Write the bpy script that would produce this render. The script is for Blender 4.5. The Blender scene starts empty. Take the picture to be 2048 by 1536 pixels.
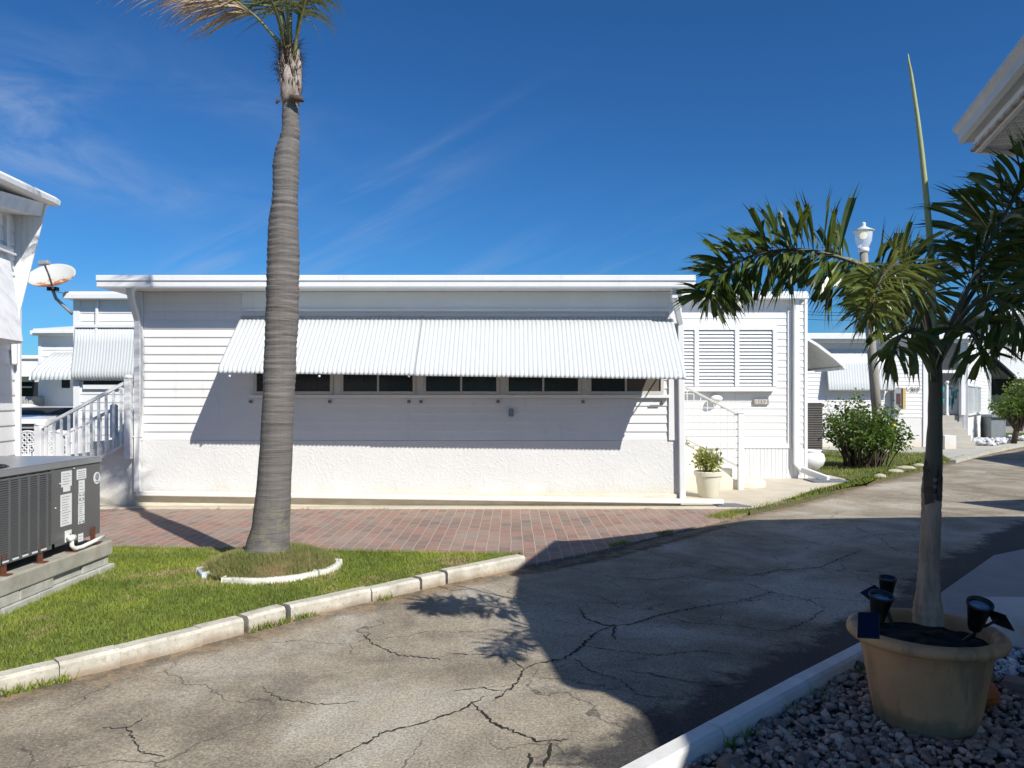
import bpy, math, random
import numpy as np
from mathutils import Vector, Matrix, noise as mnoise
R = math.radians
random.seed(7); rng = np.random.default_rng(11)
scene = bpy.context.scene
col = scene.collection

# ------------------------------------------------------------------ camera, sky, sun, exposure
H, F, HZ = 1.55, 1500.0, 797.0          # eye height, focal length in photo pixels, horizon row
cam = bpy.data.cameras.new("camera"); camo = bpy.data.objects.new("camera", cam); col.objects.link(camo)
cam.sensor_width = 36; cam.lens = F/2048*36; cam.shift_y = (HZ-768)/2048
cam.clip_start = .05; cam.clip_end = 2000
camo.location = (0, 0, H); camo.rotation_euler = (R(90), 0, 0)
scene.camera = camo
SUN = Vector((-.86, 1.0, -1.14)).normalized()      # direction the light travels
sl = bpy.data.lights.new("sun", 'SUN'); sl.energy = 5.0; sl.angle = R(.53); sl.color = (1, .955, .885)
so = bpy.data.objects.new("sun", sl); col.objects.link(so)
so.rotation_euler = SUN.to_track_quat('-Z', 'Y').to_euler(); so.location = (6, -8, 10)
world = bpy.data.worlds.new("World"); scene.world = world; world.use_nodes = True
wn, wl = world.node_tree.nodes, world.node_tree.links
wn.clear()
out = wn.new('ShaderNodeOutputWorld'); bg = wn.new('ShaderNodeBackground'); wl.new(bg.outputs[0], out.inputs[0])
sky = wn.new('ShaderNodeTexSky'); sky.sky_type = 'NISHITA'; sky.sun_disc = False
elev = math.asin(-SUN.z); sky.sun_elevation = elev
sky.sun_rotation = math.atan2(-SUN.x, -SUN.y)
sky.air_density = 1.0; sky.dust_density = .25; sky.ozone_density = 3.0
bg.inputs[1].default_value = .066
def wmath(op, a=None, b=None, clamp=False):
    n = wn.new('ShaderNodeMath'); n.operation = op; n.use_clamp = clamp
    for i, v in enumerate((a, b)):
        if v is None: continue
        if isinstance(v, (int, float)): n.inputs[i].default_value = v
        else: wl.new(v, n.inputs[i])
    return n.outputs[0]
geo = wn.new('ShaderNodeTexCoord'); sep = wn.new('ShaderNodeSeparateXYZ'); wl.new(geo.outputs['Generated'], sep.inputs[0])
dx, dy, dz = sep.outputs
ysafe = wmath('MAXIMUM', dy, .05)
ca = wmath('DIVIDE', dx, ysafe); cb = wmath('DIVIDE', dz, ysafe)
def blob(u, v, ru, rv, ang=0):          # soft patch of high cloud round one direction of the sky
    a0, b0 = (u-1024)/F, (HZ-v)/F
    c, s = math.cos(R(ang)), math.sin(R(ang))
    da = wmath('SUBTRACT', ca, a0); db = wmath('SUBTRACT', cb, b0)
    p = wmath('ADD', wmath('MULTIPLY', da, c), wmath('MULTIPLY', db, s))
    q = wmath('SUBTRACT', wmath('MULTIPLY', db, c), wmath('MULTIPLY', da, s))
    p = wmath('DIVIDE', p, ru/F); q = wmath('DIVIDE', q, rv/F)
    r2 = wmath('ADD', wmath('MULTIPLY', p, p), wmath('MULTIPLY', q, q))
    return wmath('POWER', 2.718, wmath('MULTIPLY', r2, -1.0))
def cnoise(ang, sx, sy, det, lo, hi):
    comb = wn.new('ShaderNodeCombineXYZ'); wl.new(ca, comb.inputs[0]); wl.new(cb, comb.inputs[1])
    mp = wn.new('ShaderNodeMapping'); mp.vector_type = 'TEXTURE'; mp.inputs['Rotation'].default_value = (0, 0, R(ang))
    mp.inputs['Scale'].default_value = (1/sx, 1/sy, 1); wl.new(comb.outputs[0], mp.inputs[0])
    nz = wn.new('ShaderNodeTexNoise'); nz.inputs['Scale'].default_value = 1; nz.inputs['Detail'].default_value = det
    nz.inputs['Roughness'].default_value = .6; nz.inputs['Distortion'].default_value = .5
    wl.new(mp.outputs[0], nz.inputs[0])
    mr = wn.new('ShaderNodeMapRange'); mr.interpolation_type = 'SMOOTHSTEP'
    mr.inputs[1].default_value = lo; mr.inputs[2].default_value = hi; wl.new(nz.outputs[0], mr.inputs[0])
    return mr.outputs[0]
n1 = cnoise(-12, 5, 14, 8, .30, .75); n2 = cnoise(24, 3, 26, 8, .42, .75)
patches1 = None
for w, b in ((.62, blob(30, 225, 150, 120, -20)), (.40, blob(200, 350, 330, 55, -12)), (.16, blob(480, 200, 300, 60, -20)), (.22, blob(300, 600, 500, 60, 0))):
    t = wmath('MULTIPLY', b, w); patches1 = t if patches1 is None else wmath('ADD', patches1, t)
patches2 = None
for w, b in ((.6, blob(520, 500, 330, 50, 22)), (.2, blob(840, 310, 240, 13, 31)), (.25, blob(900, 560, 500, 90, 8)), (.3, blob(1800, 640, 300, 50, 0))):
    t = wmath('MULTIPLY', b, w); patches2 = t if patches2 is None else wmath('ADD', patches2, t)
front = wmath('GREATER_THAN', dy, .1)
cl = wmath('MULTIPLY', wmath('ADD', wmath('MULTIPLY', n1, patches1), wmath('MULTIPLY', n2, patches2)), front, True)
gam = wn.new('ShaderNodeGamma'); gam.inputs[1].default_value = 1.10; wl.new(sky.outputs[0], gam.inputs[0])
tint = wn.new('ShaderNodeMix'); tint.data_type = 'RGBA'; tint.blend_type = 'MULTIPLY'; tint.inputs[0].default_value = 1
wl.new(gam.outputs[0], tint.inputs[6]); tint.inputs[7].default_value = (.285, .70, 1.09, 1)
mixc = wn.new('ShaderNodeMix'); mixc.data_type = 'RGBA'; wl.new(cl, mixc.inputs[0]); wl.new(tint.outputs[2], mixc.inputs[6])
mixc.inputs[7].default_value = (4.6, 6.0, 8.6, 1)
wl.new(mixc.outputs[2], bg.inputs[0])
scene.view_settings.view_transform = 'Standard'; scene.view_settings.look = 'None'
scene.view_settings.exposure = 0.30; scene.view_settings.gamma = 1

# ------------------------------------------------------------------ helpers
def P(u, v, Y): return Vector(((u-1024)/F*Y, Y, H-(v-HZ)/F*Y))
def G(u, v, z=0.0):
    Y = (H-z)*F/(v-HZ); return Vector(((u-1024)/F*Y, Y, z))
def XU(u, Y): return (u-1024)/F*Y
def ZV(v, Y): return H-(v-HZ)/F*Y

class MB:
    def __init__(s): s.v = []; s.f = []; s.m = Matrix.Identity(4); s.sm = False
    def add(s, vs, fs):
        b = len(s.v); s.v += [tuple(s.m @ Vector(p)) for p in vs]; s.f += [tuple(b+i for i in f) for f in fs]; return s
    def box(s, x0, x1, y0, y1, z0, z1):
        return s.add([(x0,y0,z0),(x1,y0,z0),(x1,y1,z0),(x0,y1,z0),(x0,y0,z1),(x1,y0,z1),(x1,y1,z1),(x0,y1,z1)],
                     [(0,3,2,1),(4,5,6,7),(0,1,5,4),(1,2,6,5),(2,3,7,6),(3,0,4,7)])
    def beam(s, a, b, w, h, up=(0,0,1)):       # rectangular bar from a to b
        a, b = Vector(a), Vector(b); d = (b-a).normalized(); upv = Vector(up)
        if abs(d.dot(upv)) > .98: upv = Vector((0,1,0))
        x = d.cross(upv).normalized()*w/2; y = x.cross(d).normalized()*h/2
        vs = [a-x-y, a+x-y, a+x+y, a-x+y, b-x-y, b+x-y, b+x+y, b-x+y]
        return s.add(vs, [(0,1,2,3),(7,6,5,4),(0,4,5,1),(1,5,6,2),(2,6,7,3),(3,7,4,0)])
    def tube(s, pts, r, n=10, cap=True):
        pts = [Vector(p) for p in pts]; rs = r if isinstance(r, (list, tuple)) else [r]*len(pts)
        vs = []; prev = None
        for i, p in enumerate(pts):
            d = (pts[min(i+1, len(pts)-1)]-pts[max(i-1, 0)]).normalized()
            if prev is None:
                t = Vector((0,0,1)) if abs(d.z) < .9 else Vector((1,0,0)); x = d.cross(t).normalized()
            else: x = (prev-d*prev.dot(d)).normalized()
            prev = x; y = d.cross(x)
            for k in range(n):
                a = 2*math.pi*k/n; vs.append(p+(x*math.cos(a)+y*math.sin(a))*rs[i])
        fs = [(i*n+k, i*n+(k+1) % n, (i+1)*n+(k+1) % n, (i+1)*n+k) for i in range(len(pts)-1) for k in range(n)]
        if cap: fs += [tuple(range(n-1, -1, -1)), tuple((len(pts)-1)*n+k for k in range(n))]
        return s.add(vs, fs)
    def lathe(s, c, prof, n=32, capb=True, capt=True):
        c = Vector(c); vs = []
        for r, z in prof:
            for k in range(n):
                a = 2*math.pi*k/n; vs.append(c+Vector((r*math.cos(a), r*math.sin(a), z)))
        fs = [(i*n+k, i*n+(k+1) % n, (i+1)*n+(k+1) % n, (i+1)*n+k) for i in range(len(prof)-1) for k in range(n)]
        if capb: fs.append(tuple(range(n-1, -1, -1)))
        if capt: fs.append(tuple((len(prof)-1)*n+k for k in range(n)))
        return s.add(vs, fs)
    def prism(s, poly, z0, z1):                 # poly in xy
        n = len(poly); vs = [(x, y, z0) for x, y in poly]+[(x, y, z1) for x, y in poly]
        ar = sum(poly[i][0]*poly[(i+1) % n][1]-poly[(i+1) % n][0]*poly[i][1] for i in range(n))
        if ar < 0:
            poly = poly[::-1]; vs = [(x, y, z0) for x, y in poly]+[(x, y, z1) for x, y in poly]
        return s.add(vs, [tuple(range(n-1, -1, -1)), tuple(range(n, 2*n))]+[(i, (i+1) % n, n+(i+1) % n, n+i) for i in range(n)])
    def extrude(s, prof, a, b, out=(0,-1,0)):     # prof: (outward, up) closed section, run from a to b
        a, b, o = Vector(a), Vector(b), Vector(out); n = len(prof)
        vs = [a+o*p+Vector((0,0,q)) for p, q in prof]+[b+o*p+Vector((0,0,q)) for p, q in prof]
        return s.add(vs, [tuple(range(n-1, -1, -1)), tuple(range(n, 2*n))]+[(i, (i+1) % n, n+(i+1) % n, n+i) for i in range(n)])
    def siding(s, a, b, z0, z1, lap, out=(0,-1,0), d=.013):
        a, b, o = Vector(a), Vector(b), Vector(out); z = z0
        while z < z1-.004:
            zt = min(z+lap, z1); k = (zt-z)/lap; f = lambda p, off, zz: (p+o*off)*1+Vector((0,0,zz-p.z))
            w = d*.85
            vs = [f(a,.002,z), f(b,.002,z), f(a,d,z), f(b,d,z), f(a,d,z+.012), f(b,d,z+.012),
                  f(a,d-w*k,zt), f(b,d-w*k,zt)]
            s.add(vs, [(0,1,3,2),(2,3,5,4),(4,5,7,6),(0,2,4,6),(7,5,3,1)]); z = zt
        return s
    def ball(s, c, r, n=12, m=8, sq=(1,1,1)):
        c = Vector(c); vs = []
        for i in range(m+1):
            t = math.pi*i/m
            for k in range(n):
                a = 2*math.pi*k/n; vs.append(c+Vector((r*sq[0]*math.sin(t)*math.cos(a), r*sq[1]*math.sin(t)*math.sin(a), -r*sq[2]*math.cos(t))))
        return s.add(vs, [(i*n+k, i*n+(k+1) % n, (i+1)*n+(k+1) % n, (i+1)*n+k) for i in range(m) for k in range(n)])
    def build(s, name, mat, parent=None, smooth=False, bevel=0, kind=None, local=False):
        off = Vector((0,0,0)); p = parent
        if not local:
            while p is not None: off += p.location; p = p.parent
        me = bpy.data.meshes.new(name)
        me.from_pydata([(x-off.x, y-off.y, z-off.z) for x, y, z in s.v], [], s.f); me.update()
        o = bpy.data.objects.new(name, me); col.objects.link(o)
        if mat: me.materials.append(mat)
        if parent: o.parent = parent
        if smooth: me.polygons.foreach_set('use_smooth', [True]*len(me.polygons))
        if bevel:
            md = o.modifiers.new('bevel', 'BEVEL'); md.width = bevel; md.segments = 2; md.limit_method = 'ANGLE'; md.angle_limit = R(40)
        if kind: o['kind'] = kind
        return o
def tag(o, label, cat, group=None):
    o['label'] = label; o['category'] = cat
    if group: o['group'] = group
    return o
def thing(name, label, cat, loc=(0,0,0), rz=0, group=None):
    o = bpy.data.objects.new(name, None); col.objects.link(o); o.location = loc; o.rotation_euler = (0,0,rz)
    o.empty_display_size = .2
    return tag(o, label, cat, group)
def one(mb, name, mat, label, cat, group=None, **k):       # a thing that is a single mesh; origin at its own middle
    vs = np.array(mb.v); c = Vector(((vs[:,0].min()+vs[:,0].max())/2, (vs[:,1].min()+vs[:,1].max())/2, vs[:,2].min()))
    mb.v = [(x-c.x, y-c.y, z-c.z) for x, y, z in mb.v]
    o = mb.build(name, mat, None, **k); o.location = c
    return tag(o, label, cat, group)
def npmesh(name, V, Fc, mat, parent=None, kind=None, attr=None):
    me = bpy.data.meshes.new(name); k = Fc.shape[1]
    me.vertices.add(len(V)); me.vertices.foreach_set('co', V.astype(np.float32).ravel())
    me.loops.add(Fc.size); me.loops.foreach_set('vertex_index', Fc.astype(np.int32).ravel())
    me.polygons.add(len(Fc)); me.polygons.foreach_set('loop_start', np.arange(0, Fc.size, k, dtype=np.int32))
    me.update(calc_edges=True); me.validate()
    if attr is not None:
        for an, av in attr.items():
            a = me.attributes.new(an, 'FLOAT', 'POINT'); a.data.foreach_set('value', av.astype(np.float32))
    o = bpy.data.objects.new(name, me); col.objects.link(o); me.materials.append(mat)
    if parent: o.parent = parent
    if kind: o['kind'] = kind
    return o

# ------------------------------------------------------------------ materials
def nodes(name):
    m = bpy.data.materials.new(name); m.use_nodes = True; nt = m.node_tree
    return m, nt, nt.nodes['Principled BSDF']
def tcoord(nt, kind='Object', scale=(1,1,1), rot=(0,0,0)):
    t = nt.nodes.new('ShaderNodeTexCoord'); mp = nt.nodes.new('ShaderNodeMapping')
    mp.inputs['Scale'].default_value = scale; mp.inputs['Rotation'].default_value = rot
    nt.links.new(t.outputs[kind], mp.inputs[0]); return mp.outputs[0]
def noise(nt, vec, scale, det=4, rough=.55, dist=0):
    n = nt.nodes.new('ShaderNodeTexNoise'); n.inputs['Scale'].default_value = scale; n.inputs['Detail'].default_value = det
    n.inputs['Roughness'].default_value = rough; n.inputs['Distortion'].default_value = dist
    nt.links.new(vec, n.inputs[0]); return n.outputs[0]
def ramp(nt, fac, stops, interp='LINEAR'):
    r = nt.nodes.new('ShaderNodeValToRGB'); r.color_ramp.interpolation = interp; e = r.color_ramp.elements
    while len(e) < len(stops): e.new(.5)
    for i, (p, c) in enumerate(stops):
        e[i].position = p; e[i].color = (*c, 1) if len(c) == 3 else c
    nt.links.new(fac, r.inputs[0]); return r.outputs[0]
def mix(nt, fac, a, b, blend='MIX'):
    n = nt.nodes.new('ShaderNodeMix'); n.data_type = 'RGBA'; n.blend_type = blend
    for i, v in ((0, fac), (6, a), (7, b)):
        if isinstance(v, (int, float)): n.inputs[i].default_value = v
        elif isinstance(v, tuple): n.inputs[i].default_value = (*v, 1)
        else: nt.links.new(v, n.inputs[i])
    return n.outputs[2]
def mth(nt, op, a, b=0.0, clamp=False):
    n = nt.nodes.new('ShaderNodeMath'); n.operation = op; n.use_clamp = clamp
    for i, v in enumerate((a, b)):
        if isinstance(v, (int, float)): n.inputs[i].default_value = v
        else: nt.links.new(v, n.inputs[i])
    return n.outputs[0]
def smap(nt, v, lo, hi):
    n = nt.nodes.new('ShaderNodeMapRange'); n.interpolation_type = 'SMOOTHSTEP'; n.inputs[1].default_value = lo; n.inputs[2].default_value = hi
    nt.links.new(v, n.inputs[0]); return n.outputs[0]
def bump(nt, b, h, strength=.3, dist=.01):
    n = nt.nodes.new('ShaderNodeBump'); n.inputs['Strength'].default_value = strength; n.inputs['Distance'].default_value = dist
    nt.links.new(h, n.inputs['Height']); nt.links.new(n.outputs[0], b.inputs['Normal'])
def M(name, c1, c2=None, scale=4, rough=.6, bmp=0, bscale=60, metal=0, spec=.4, stretch=(1,1,1), det=5, bdist=.004):
    m, nt, b = nodes(name); v = tcoord(nt, scale=stretch)
    c2 = c2 or tuple(x*.86 for x in c1)
    nt.links.new(ramp(nt, noise(nt, v, scale, det, .65), [(.3, c2), (.7, c1)]), b.inputs['Base Color'])
    b.inputs['Roughness'].default_value = rough; b.inputs['Metallic'].default_value = metal
    b.inputs['Specular IOR Level'].default_value = spec
    if bmp: bump(nt, b, noise(nt, v, bscale, 4), bmp, bdist)
    return m
WHITE = M('white_siding_paint', (.745,.745,.73), (.69,.69,.675), 1.3, .45, .05, 25, spec=.35)
TRIM = M('white_trim_paint', (.755,.76,.755), (.70,.705,.70), 2, .4, .04, 30)
AWN = M('white_awning_enamel', (.585,.61,.605), (.54,.565,.565), 3, .35, .03, 30, stretch=(3,1,1))
def make_stucco(name, c, dirt):
    m, nt, b = nodes(name); v = tcoord(nt); geo = nt.nodes.new('ShaderNodeNewGeometry'); sp = nt.nodes.new('ShaderNodeSeparateXYZ')
    nt.links.new(geo.outputs['Position'], sp.inputs[0])
    n = noise(nt, v, 2.2, 5, .6); low = smap(nt, mth(nt, 'ADD', sp.outputs[2], mth(nt, 'MULTIPLY', n, .45)), .62, .28)
    base = ramp(nt, n, [(.3, tuple(x*.94 for x in c)), (.7, c)])
    nt.links.new(mix(nt, mth(nt, 'MULTIPLY', low, .8), base, dirt), b.inputs['Base Color']); b.inputs['Roughness'].default_value = .75
    vv = noise(nt, v, 9, 3, .5, 1.6)
    bump(nt, b, mth(nt, 'ADD', mth(nt, 'ABSOLUTE', mth(nt, 'SUBTRACT', vv, .5)), mth(nt, 'MULTIPLY', noise(nt, v, 60, 3), .12)), .42, .03)
    return m
def streaky(m, amount, col_):
    nt = m.node_tree; b = nt.nodes['Principled BSDF']; old = b.inputs['Base Color'].links[0].from_socket
    v = tcoord(nt, scale=(7,7,.55)); k = smap(nt, noise(nt, v, 1.4, 6, .7), .52, .72)
    k2 = smap(nt, noise(nt, tcoord(nt), 1.7, 5, .7), .42, .7)
    nt.links.new(mix(nt, mth(nt, 'MULTIPLY', mth(nt, 'MULTIPLY', k, k2), amount), old, col_), b.inputs['Base Color'])
streaky(WHITE, .55, (.52,.51,.47)); streaky(AWN, .5, (.45,.47,.46)); streaky(TRIM, .35, (.50,.49,.45))
STUCCO = make_stucco('white_stucco', (.69,.69,.67), (.60,.555,.44))
CREAM = make_stucco('cream_stucco', (.78,.74,.63), (.68,.61,.47))
FOUND = M('cream_painted_concrete', (.72,.67,.55), (.56,.49,.36), 3, .8, .2, 40, stretch=(1,1,3))
def weathered():
    m, nt, b = nodes('weathered_white_paint'); v = tcoord(nt); v2 = tcoord(nt, scale=(6,1.5,.8))
    c = ramp(nt, noise(nt, v2, 3, 6, .65), [(.3, (.56,.565,.56)), (.5, (.72,.72,.71)), (.75, (.80,.80,.79))])
    c = mix(nt, smap(nt, noise(nt, v, 16, 6, .7), .60, .74), c, (.45,.45,.43))
    nt.links.new(c, b.inputs['Base Color']); b.inputs['Roughness'].default_value = .6; bump(nt, b, noise(nt, v, 30, 4), .3, .006); return m
WEATH = weathered()
GLASS = M('dark_window_glass', (.016,.013,.011), (.009,.008,.007), 6, .22, spec=.35)
def screen():
    m, nt, b = nodes('insect_screen'); b.inputs['Base Color'].default_value = (.10,.085,.07,1); b.inputs['Roughness'].default_value = .9; return m
SCREEN = screen()
FRAME = M('aluminium_window_frame', (.55,.545,.52), (.47,.465,.44), 8, .5, metal=.0)
GREYM = M('grey_galvanised_metal', (.42,.42,.41), (.30,.30,.30), 8, .5, metal=.2)
ACM = M('grey_enamel_cabinet', (.105,.107,.105), (.09,.093,.093), 2, .38, .03, 20, spec=.5)
ACTOP = M('grey_enamel_lid', (.22,.225,.23), (.15,.155,.16), 1.5, .3, .05, 8, spec=.6)
ACDARK = M('black_coil_fins', (.012,.012,.012), (.006,.006,.006), 20, .6)
STICK = M('white_sticker_paper', (.72,.73,.71), (.66,.67,.65), 20, .5)
INK = M('grey_printed_ink', (.28,.29,.30), (.20,.21,.22), 60, .6)
TEALINK = M('pale_teal_ink', (.45,.62,.60), (.38,.55,.54), 60, .6)
PVC = M('white_pvc', (.80,.79,.74), (.74,.73,.68), 5, .35)
RUST = M('rusted_iron', (.17,.055,.025), (.07,.025,.015), 14, .9, .4, 50)
CONC = M('weathered_concrete', (.42,.40,.33), (.25,.24,.19), 5, .85, .35, 45)
CONC2 = M('pale_concrete_block', (.50,.49,.44), (.30,.30,.25), 7, .85, .35, 45)
DRIVE = M('beige_driveway_concrete', (.56,.50,.39), (.45,.40,.31), 2.5, .85, .15, 80)
PAD = M('grey_path_concrete', (.46,.44,.39), (.36,.345,.31), 2, .85, .15, 80)
WALK = M('blue_grey_walkway_concrete', (.32,.315,.305), (.26,.255,.25), 2.2, .8, .15, 80)
SLATE = M('grey_rubber_mat', (.17,.19,.23), (.12,.135,.165), 5, .8)
KERBW = M('white_painted_kerb', (.74,.735,.71), (.56,.55,.52), 6, .6, .25, 60)
BLACK = M('black_plastic', (.012,.012,.013), (.008,.008,.009), 9, .35)
SOLAR = M('navy_solar_panel', (.005,.007,.03), (.003,.005,.02), 20, .3, spec=.3)
LENS = M('frosted_lens', (.35,.45,.58), (.15,.22,.32), 40, .1, spec=.8)
BEIGEW = M('beige_wall_panel', (.34,.31,.28), (.29,.265,.24), 4, .6)
DARKV = M('dark_shade_and_screen', (.02,.02,.022), (.012,.012,.013), 5, .8)  # near-black for carport shade, also for grille, windscreen and screens
TAN = M('tan_painted_box', (.55,.40,.18), (.47,.34,.15), 6, .6)
TEAL = M('teal_paint', (.03,.36,.38), (.02,.28,.30), 9, .5)
LOUV = M('pale_jalousie_glass', (.50,.55,.56), (.42,.47,.49), 6, .25)
BRONZE = M('bronze_letters', (.16,.13,.09), (.10,.08,.06), 20, .5)
PLAQ = M('tan_ceramic_plaque', (.34,.30,.24), (.24,.21,.17), 40, .6)
def asphalt():
    m, nt, b = nodes('worn_asphalt'); v = tcoord(nt)
    at = nt.nodes.new('ShaderNodeAttribute'); at.attribute_name = 'stain'
    ad = nt.nodes.new('ShaderNodeAttribute'); ad.attribute_name = 'dirt'
    big = noise(nt, v, .55, 5, .6, .6); med = noise(nt, v, 2.6, 6, .65); fine = noise(nt, v, 75, 3, .7); f2 = noise(nt, v, 190, 2, .7)
    base = ramp(nt, big, [(.36, (0.159, 0.135, 0.102)), (.5, (0.249, 0.215, 0.163)), (.62, (.40,.368,.31))])
    base = mix(nt, smap(nt, med, .40, .66), base, mix(nt, .5, base, (0.387, 0.336, 0.252)))
    base = mix(nt, mth(nt, 'MULTIPLY', smap(nt, noise(nt, tcoord(nt, scale=(1,2.2,1), rot=(0,0,R(30))), 1.1, 5, .6, 1), .56, .74), .5), base, (.12,.112,.10))
    sp = ramp(nt, fine, [(.33, (.45,.45,.45)), (.5, (1,1,1)), (.68, (1.6,1.55,1.45))])
    base = mix(nt, .75, base, sp, 'MULTIPLY')
    vor = nt.nodes.new('ShaderNodeTexVoronoi'); vor.inputs['Scale'].default_value = 55; nt.links.new(v, vor.inputs[0])
    peb = smap(nt, vor.outputs['Distance'], .22, .10); sel = nt.nodes.new('ShaderNodeSeparateColor'); nt.links.new(vor.outputs['Color'], sel.inputs[0])
    base = mix(nt, mth(nt, 'MULTIPLY', peb, mth(nt, 'GREATER_THAN', sel.outputs[0], .80)), base, (.60,.57,.50))
    ve = nt.nodes.new('ShaderNodeTexVoronoi'); ve.feature = 'DISTANCE_TO_EDGE'; ve.inputs['Scale'].default_value = 1.15
    wv = nt.nodes.new('ShaderNodeVectorMath'); wv.operation = 'ADD'; ws = nt.nodes.new('ShaderNodeVectorMath'); ws.operation = 'SCALE'; ws.inputs['Scale'].default_value = .35
    wn_ = nt.nodes.new('ShaderNodeTexNoise'); wn_.inputs['Scale'].default_value = 3.5; wn_.inputs['Detail'].default_value = 6; nt.links.new(v, wn_.inputs[0])
    nt.links.new(wn_.outputs['Color'], ws.inputs[0]); nt.links.new(v, wv.inputs[0]); nt.links.new(ws.outputs[0], wv.inputs[1]); nt.links.new(wv.outputs[0], ve.inputs[0])
    hair = mth(nt, 'MULTIPLY', smap(nt, ve.outputs['Distance'], .008, .002), smap(nt, noise(nt, v, .8, 3), .40, .54))
    base = mix(nt, mth(nt, 'MULTIPLY', hair, .8), base, (.07,.062,.05))
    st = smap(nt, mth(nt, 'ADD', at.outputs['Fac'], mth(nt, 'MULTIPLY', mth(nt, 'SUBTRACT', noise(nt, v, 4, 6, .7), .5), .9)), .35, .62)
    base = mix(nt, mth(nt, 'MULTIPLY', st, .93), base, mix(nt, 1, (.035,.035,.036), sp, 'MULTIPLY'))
    dt = smap(nt, mth(nt, 'ADD', ad.outputs['Fac'], mth(nt, 'MULTIPLY', mth(nt, 'SUBTRACT', noise(nt, v, 3.5, 6, .75), .5), 1.3)), .35, .75)
    base = mix(nt, mth(nt, 'MULTIPLY', dt, .85), base, mix(nt, .7, mix(nt, smap(nt, noise(nt, v, 7, 5), .4, .6), (.11,.09,.06), (.25,.18,.11)), sp, 'MULTIPLY'))
    nt.links.new(base, b.inputs['Base Color']); b.inputs['Roughness'].default_value = .85; b.inputs['Specular IOR Level'].default_value = .3
    bump(nt, b, mth(nt, 'ADD', fine, mth(nt, 'MULTIPLY', f2, .5)), .5, .005); return m
ASPH = asphalt()
CRACK = M('crack_filled_with_soil', (.028,.027,.018), (.012,.012,.010), 20, .95)
def pavers():
    m, nt, b = nodes('red_brick_pavers'); v = tcoord(nt, rot=(0,0,R(90)))
    dis = nt.nodes.new('ShaderNodeVectorMath'); dis.operation = 'ADD'
    sc = nt.nodes.new('ShaderNodeVectorMath'); sc.operation = 'SCALE'; sc.inputs['Scale'].default_value = .02
    nn = nt.nodes.new('ShaderNodeTexNoise'); nn.inputs['Scale'].default_value = 2.5; nt.links.new(v, nn.inputs[0])
    nt.links.new(nn.outputs['Color'], sc.inputs[0]); nt.links.new(v, dis.inputs[0]); nt.links.new(sc.outputs[0], dis.inputs[1])
    br = nt.nodes.new('ShaderNodeTexBrick'); nt.links.new(dis.outputs[0], br.inputs[0])
    br.inputs['Color1'].default_value = (.0,.0,.0,1); br.inputs['Color2'].default_value = (1,1,1,1); br.inputs['Mortar'].default_value = (.5,.5,.5,1)
    br.inputs['Scale'].default_value = 1; br.inputs['Mortar Size'].default_value = .0055; br.inputs['Mortar Smooth'].default_value = .3
    br.inputs['Brick Width'].default_value = .25; br.inputs['Row Height'].default_value = .125; br.inputs['Bias'].default_value = 0
    c = ramp(nt, br.outputs['Color'], [(0, (.19,.145,.12)), (.3, (.26,.16,.125)), (.55, (.31,.175,.135)), (.8, (.22,.185,.155)), (1, (.31,.21,.165))])
    n = noise(nt, v, 18, 5, .7); c = mix(nt, .6, c, ramp(nt, n, [(.3, (.72,.72,.72)), (.7, (1.25,1.22,1.2))]), 'MULTIPLY')
    c = mix(nt, smap(nt, noise(nt, v, 1.4, 5, .6), .42, .7), c, mix(nt, .5, c, (.34,.25,.20)))
    c = mix(nt, br.outputs['Fac'], c, (.40,.345,.28))
    c = mix(nt, mth(nt, 'MULTIPLY', smap(nt, noise(nt, v, 9, 4, .6), .66, .74), .7), c, (.09,.09,.04))
    nt.links.new(c, b.inputs['Base Color']); b.inputs['Roughness'].default_value = .85
    bump(nt, b, mth(nt, 'SUBTRACT', mth(nt, 'MULTIPLY', n, .3), br.outputs['Fac']), .6, .008); return m
PAVE = pavers()
def leafmat(name, cols, scale=3, rough=.4, trans=.35, tcol=(.25,.40,.05)):
    m, nt, b = nodes(name); v = tcoord(nt)
    c = ramp(nt, noise(nt, v, scale, 4, .6), cols); nt.links.new(c, b.inputs['Base Color']); b.inputs['Roughness'].default_value = rough
    b.inputs['Specular IOR Level'].default_value = .45
    t = nt.nodes.new('ShaderNodeBsdfTranslucent'); nt.links.new(mix(nt, .5, c, tcol), t.inputs[0])
    ms = nt.nodes.new('ShaderNodeMixShader'); ms.inputs[0].default_value = trans
    nt.links.new(b.outputs[0], ms.inputs[1]); nt.links.new(t.outputs[0], ms.inputs[2]); nt.links.new(ms.outputs[0], nt.nodes['Material Output'].inputs[0]); return m
FOX = leafmat('glossy_palm_leaf', [(.3, (.035,.062,.012)), (.55, (.070,.105,.020)), (.75, (.20,.22,.05))], 6, .28, .2, (.3,.36,.05))  # palest tone brightened, sunlit highlights put into the leaf colour
FOXY = leafmat('yellowing_palm_leaf', [(.3, (.07,.11,.025)), (.55, (.14,.165,.035)), (.75, (.24,.21,.06))], 7, .35, .28, (.4,.4,.08))
HIB = leafmat('shrub_leaf', [(.35, (.055,.105,.015)), (.6, (.12,.19,.03)), (.8, (.23,.29,.05))], 3, .4, .35)
LEM = leafmat('yellow_green_leaf', [(.35, (.16,.20,.04)), (.6, (.28,.30,.07)), (.8, (.40,.40,.13))], 9, .45, .35, (.5,.5,.1))
FROND = leafmat('palm_frond_green', [(.3, (.07,.085,.03)), (.6, (.15,.15,.055)), (.8, (.28,.24,.11))], 4, .4, .2, (.3,.3,.08))
DRYF = leafmat('palm_frond_dry', [(.3, (.19,.125,.075)), (.55, (.35,.25,.15)), (.75, (.44,.37,.20))], 6, .5, .25, (.45,.3,.15))
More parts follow.
